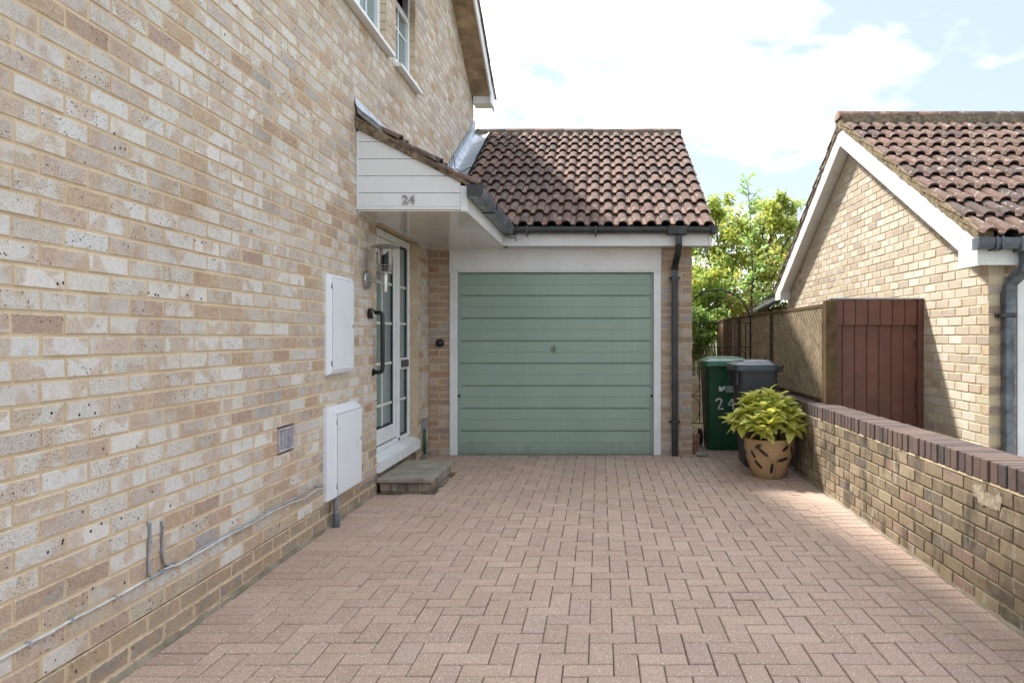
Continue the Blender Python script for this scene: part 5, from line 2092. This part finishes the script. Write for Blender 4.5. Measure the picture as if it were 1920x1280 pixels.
for (ang, zc, ln, wd_, tilt) in ((-128, .30, .065, .034, 30), (-116, .250, .115, .030, -38), (-62, .285, .085, .032, 32), (-66, .185, .115, .030, 12), (-95, .105, .105, .030, 86), (-132, .135, .10, .030, -50), (-143, .225, .08, .028, -58), (-38, .26, .09, .032, -60), (-30, .15, .09, .03, 60), (180, .22, .1, .03, 20), (140, .15, .1, .03, -40), (100, .25, .1, .03, 10), (60, .15, .1, .03, 50), (10, .24, .1, .03, -20)):
    q = MB()
    ti = R(tilt)
    vs = [None]
    N = 16
    ctr = []
    for k in range(N):
        a = 2 * math.pi * k / N
        u, v = ln / 2 * math.copysign(abs(math.cos(a)) ** .8, math.cos(a)), wd_ / 2 * math.copysign(abs(math.sin(a)) ** .8, math.sin(a))
        uu, vv = u * math.cos(ti) - v * math.sin(ti), u * math.sin(ti) + v * math.cos(ti)
        z = zc + vv
        r = pot_r(z) + .0018
        an = R(ang) + uu / r
        ctr.append((PC.x + r * math.cos(an), PC.y + r * math.sin(an), PC.z + z))
    r = pot_r(zc) + .0022
    q.add(ctr + [(PC.x + r * math.cos(R(ang)), PC.y + r * math.sin(R(ang)), PC.z + zc)], [(k, (k + 1) % N, N) for k in range(N)])
    q.build('slot', M['slot'], pot)
q = MB()
q.tube([(PC.x + (pot_r(z) + .0008) * math.cos(R(-84)), PC.y + (pot_r(z) + .0008) * math.sin(R(-84)), PC.z + z) for z in (.005, .05, .10, .15, .175)], .0022, 5)
q.build('crack', M['slot'], pot)


def leaf_mesh(L, Wd, droop, fold, seed):
    rnd = random.Random(seed)
    vs, fs = [], []
    n = 7
    for i in range(n + 1):
        t_ = i / n
        w = Wd * math.sin(math.pi * min(1, t_ * .96 + .02)) ** .8 * (1.12 - .32 * t_) * .5
        if 0 < i < n:
            w *= rnd.uniform(.9, 1.12)
        z = -droop * t_ * t_ * L
        vs += [(-w, t_ * L, z + fold * w), (0, t_ * L, z), (w, t_ * L, z + fold * w)]
    for i in range(n):
        a = i * 3
        fs += [(a, a + 1, a + 4, a + 3), (a + 1, a + 2, a + 5, a + 4)]
    mb = MB()
    mb.add(vs, fs)
    return mb.mesh('leaf', M['laurel'], True)


LEAVES = [leaf_mesh(random.uniform(.115, .155), random.uniform(.070, .092), random.uniform(.1, .45), random.uniform(.25, .5), 40 + i) for i in range(14)]
top = PC + Vector((0, 0, .31))
rnd = random.Random(8)
for s_ in range(36):
    if s_ < 30:
        az = s_ * 2.399 + rnd.uniform(-.3, .3)
        k = math.sqrt((s_ + .5) / 30)
    else:
        az, k = rnd.uniform(0, 6.28), .3
    rad = .355 * k
    tip = top + Vector((rad * math.cos(az) * 1.06 - .045, rad * math.sin(az) * .95, .44 * (1 - .62 * k * k) + rnd.uniform(-.05, .04)))
    if tip.x > 1.80:
        tip.x = 1.80 - rnd.uniform(0, .05)
    root_ = top + Vector((rnd.uniform(-.08, .08), rnd.uniform(-.08, .08), -.02))
    mid = root_.lerp(tip, .5) + Vector((0, 0, .05))
    q = MB()
    q.tube([root_, mid, tip], [.007, .005, .003], 6)
    q.build('stem', M['stem'], pl, True)
    out_ = (tip - mid).normalized()
    nl = rnd.randint(11, 14)
    for j in range(nl):
        f = j / nl
        base = mid.lerp(tip, .15 + .85 * (1 - f)) if f > .0 else tip
        a = j * 2.4 + rnd.uniform(-.4, .4)
        spread = .35 + .75 * min(1, f * 1.5)
        # a direction leaning out from the stem
        s1 = out_.cross(Vector((0, 0, 1)))
        if s1.length < .1:
            s1 = Vector((1, 0, 0))
        s1.normalize()
        s2 = s1.cross(out_).normalized()
        oa = math.atan2(tip.y - top.y, tip.x - top.x)
        ha = Vector((math.cos(a), math.sin(a), 0)) + Vector((math.cos(oa), math.sin(oa), 0)) * (.55 * k)
        ha.normalize()
        el = R(48 - 62 * min(1, f * 1.25) + rnd.uniform(-12, 12))
        d = (ha * math.cos(el) + Vector((0, 0, math.sin(el)))).normalized()
        if base.x + d.x * .13 > 1.835:
            d.x = min(d.x, (1.83 - base.x) / .13)
            d.normalize()
        sx = d.cross(Vector((0, 0, 1)))
        if sx.length < .15:
            sx = Vector((1, 0, 0))
        sx.normalize()
        nz_ = sx.cross(d).normalized()
        r2 = rnd.uniform(-.5, .5)
        sx2 = sx * math.cos(r2) + nz_ * math.sin(r2)
        nz2 = sx2.cross(d).normalized()
        sc = rnd.uniform(.82, 1.2) * (.75 if f < .12 else 1)
        mt = Matrix(((sx2.x * sc, d.x * sc, nz2.x * sc, base.x), (sx2.y * sc, d.y * sc, nz2.y * sc, base.y), (sx2.z * sc, d.z * sc, nz2.z * sc, base.z), (0, 0, 0, 1)))
        if s_ * 12 + j < 9999:
            link('leaf', rnd.choice(LEAVES), pl, mt)


# ------------------------------------------------------------------ trees and shrubs beyond
def leaf_cloud(mb, centre, rad, n, size, cols, rnd, flat=.85, up=.4):
    for i in range(n):
        v = Vector((rnd.gauss(0, 1), rnd.gauss(0, 1), rnd.gauss(0, 1)))
        v.normalize()
        v *= rad * rnd.random() ** .42
        p = centre + Vector((v.x, v.y, v.z * flat))
        d = Vector((rnd.gauss(0, 1), rnd.gauss(0, 1), rnd.gauss(0, .7) - .25)).normalized()
        s = d.cross(Vector((rnd.gauss(0, .5), rnd.gauss(0, .5), 1))).normalized()
        L = size * rnd.uniform(.7, 1.35)
        w = L * rnd.uniform(.40, .56)
        nrm = s.cross(d) * L * .10
        c = rnd.choice(cols)
        k = rnd.uniform(.8, 1.2)
        mb.add([p, p + d * L * .5 + s * w * .5 + nrm, p + d * L, p + d * L * .5 - s * w * .5 + nrm], [(0, 1, 2, 3)], (c[0] * k, c[1] * k, c[2] * k, .5))


def tree(name, label, cat, base, height, clumps, leafn, size, cols, seed, trunk_r=.06, group=None, hollow=None):
    rnd = random.Random(seed)
    base = Vector(base)
    t = thing(name, label, cat, base, group)
    q = MB()
    fork = base + Vector((0, 0, height * .28))
    q.tube([base - Vector((0, 0, .3)), base + Vector((.02, 0, height * .15)), fork], [trunk_r, trunk_r * .85, trunk_r * .7], 8)
    cr = MB()
    for (c, r) in clumps:
        c = Vector(c)
        m = fork.lerp(c, .5) + Vector((rnd.uniform(-.1, .1), rnd.uniform(-.1, .1), .12))
        q.tube([fork - Vector((0, 0, .05)), m, c, c + Vector((rnd.uniform(-.1, .1), rnd.uniform(-.1, .1), r * .8))], [trunk_r * .45, trunk_r * .3, trunk_r * .16, .004], 6)
        for k in range(5):
            e = c + Vector((rnd.gauss(0, .6), rnd.gauss(0, .6), rnd.gauss(.2, .6))) * r
            q.tube([m.lerp(c, rnd.uniform(.5, 1)), e], [trunk_r * .12, .003], 5)
        tone = rnd.choice(cols)
        sub = rnd.randint(6, 9)
        for k in range(sub):
            o_ = Vector((rnd.gauss(0, .55), rnd.gauss(0, .55), rnd.gauss(0, .5))) * r
            leaf_cloud(cr, c + o_, r * rnd.uniform(.4, .75), int(leafn / sub * rnd.uniform(.6, 1.4)), size, tone, rnd)
    q.build('trunk', M['bark'], t, True)
    o = cr.build('crown', M['leaf'], t)
    return t


G1 = [lin(172, 190, 92), lin(186, 198, 104), lin(150, 172, 84)]
G2 = [lin(206, 204, 104), lin(214, 206, 108), lin(190, 198, 98)]
G3 = [lin(124, 152, 90), lin(144, 170, 108), lin(110, 138, 78)]
G4 = [lin(214, 190, 104), lin(206, 170, 104), lin(204, 202, 100)]
G5 = [lin(170, 198, 104), lin(190, 212, 126), lin(156, 186, 96)]
G6 = [lin(190, 140, 116), lin(180, 158, 112), lin(172, 182, 104)]
cl = []
rnd = random.Random(5)
TYD = 15.0
for (x, y, r) in ((1235, 470, .42), (1275, 440, .4), (1315, 450, .45), (1350, 420, .42), (1385, 430, .42), (1425, 440, .45), (1460, 410, .42), (1478, 450, .42), (1330, 490, .55), (1375, 480, .5), (1420, 490, .5), (1465, 495, .45), (1310, 530, .5), (1360, 530, .5), (1410, 540, .45), (1450, 535, .42), (1290, 500, .5), (1340, 395, .22), (1470, 385, .22), (1320, 420, .25), (1440, 398, .24), (1490, 430, .35), (1260, 520, .5)):
    p = px(x, y, TYD + rnd.uniform(-.7, .7))
    cl.append((p, r))
tree('garden_tree', 'broad tree with yellow and green leaves rising behind the garage and fence', 'tree', (2.7, 15.0, -.3), 4.0, cl, 720, .105, [G1 + G5, G2 + G5, G5 + G1 + G2, G2 + G4[:1] + G5, G1 + G2 + G4[2:]], 11, .075)
cl = []
for (x, y, r) in ((1305, 570, .32), (1330, 560, .32), (1360, 560, .35), (1395, 565, .35), (1425, 570, .35), (1310, 545, .3), (1345, 590, .3), (1380, 590, .3), (1290, 585, .35)):
    cl.append((px(x, y, 14.0 + rnd.uniform(-.3, .3)), r))
tree('flowering_shrub', 'mixed shrub with red-tinged leaves behind the arch of the iron gate', 'shrub', (2.3, 14.0, -.3), 2.0, cl, 700, .095, [G6 + G1, G1 + G5, G2 + G5, G5, G3 + G5], 12, .05)
cl = []
for (x, y, r) in ((1300, 590, .2), (1315, 600, .2), (1330, 610, .2), (1305, 625, .2), (1325, 632, .17), (1340, 595, .2), (1312, 645, .12)):
    cl.append((px(x, y, 12.75 + rnd.uniform(-.12, .1)), r))
tree('climbing_shrub', 'dark green climber tumbling over the pale board fence', 'shrub', (1.75, 12.98, -.3), 1.6, cl, 500, .08, [G3 + G1, G3 + G5, G1], 13, .03)
# ash sapling: one thin stem, sprays of small leaves
sp = thing('ash_sapling', 'thin upright sapling standing in front of the yellow-green tree', 'sapling', (2.58, 12.5, -.3))
q = MB()
stem = [px(1411, 640, 12.5), px(1409, 560, 12.5), px(1410, 540, 12.5), px(1412, 520, 12.5), px(1409, 460, 12.5), px(1406, 400, 12.5), px(1402, 340, 12.5)]
q.tube([(stem[0].x, 12.5, -.3)] + stem, [.018, .018, .016, .015, .013, .011, .008, .003], 6)
lf = MB()
rnd = random.Random(77)
for i in range(64):
    t_ = .16 + .84 * i / 63
    k = t_ * (len(stem) - 1)
    a = min(int(k), len(stem) - 2)
    p = stem[a].lerp(stem[a + 1], k - a)
    az = rnd.uniform(0, 6.28)
    ln = rnd.uniform(.14, .46) * (1.0 - .35 * t_)
    d = Vector((math.cos(az), math.sin(az), rnd.uniform(.5, 1.4) if t_ > .4 else rnd.uniform(0, .7))).normalized()
    e = p + d * ln
    q.tube([p, e], [.004, .002], 4)
    for j in range(9):
        f = .25 + .75 * j / 8
        b = p.lerp(e, f) + Vector((0, 0, -.05 * f * f))
        side = d.cross(Vector((0, 0, 1))).normalized() * (1 if j % 2 else -1)
        dd = (side + d * .6 + Vector((0, 0, rnd.uniform(-.4, .2)))).normalized() if j < 8 else d
        L = rnd.uniform(.09, .125)
        s = dd.cross(Vector((rnd.uniform(-.4, .4), rnd.uniform(-.4, .4), 1))).normalized()
        c = rnd.choice(G5 + [lin(196, 216, 128), lin(150, 188, 108)])
        lf.add([b, b + dd * L * .5 + s * L * .26, b + dd * L, b + dd * L * .5 - s * L * .26], [(0, 1, 2, 3)], (*c, .5))
q.build('trunk', M['bark'], sp, True)
lf.build('crown', M['leaf'], sp)
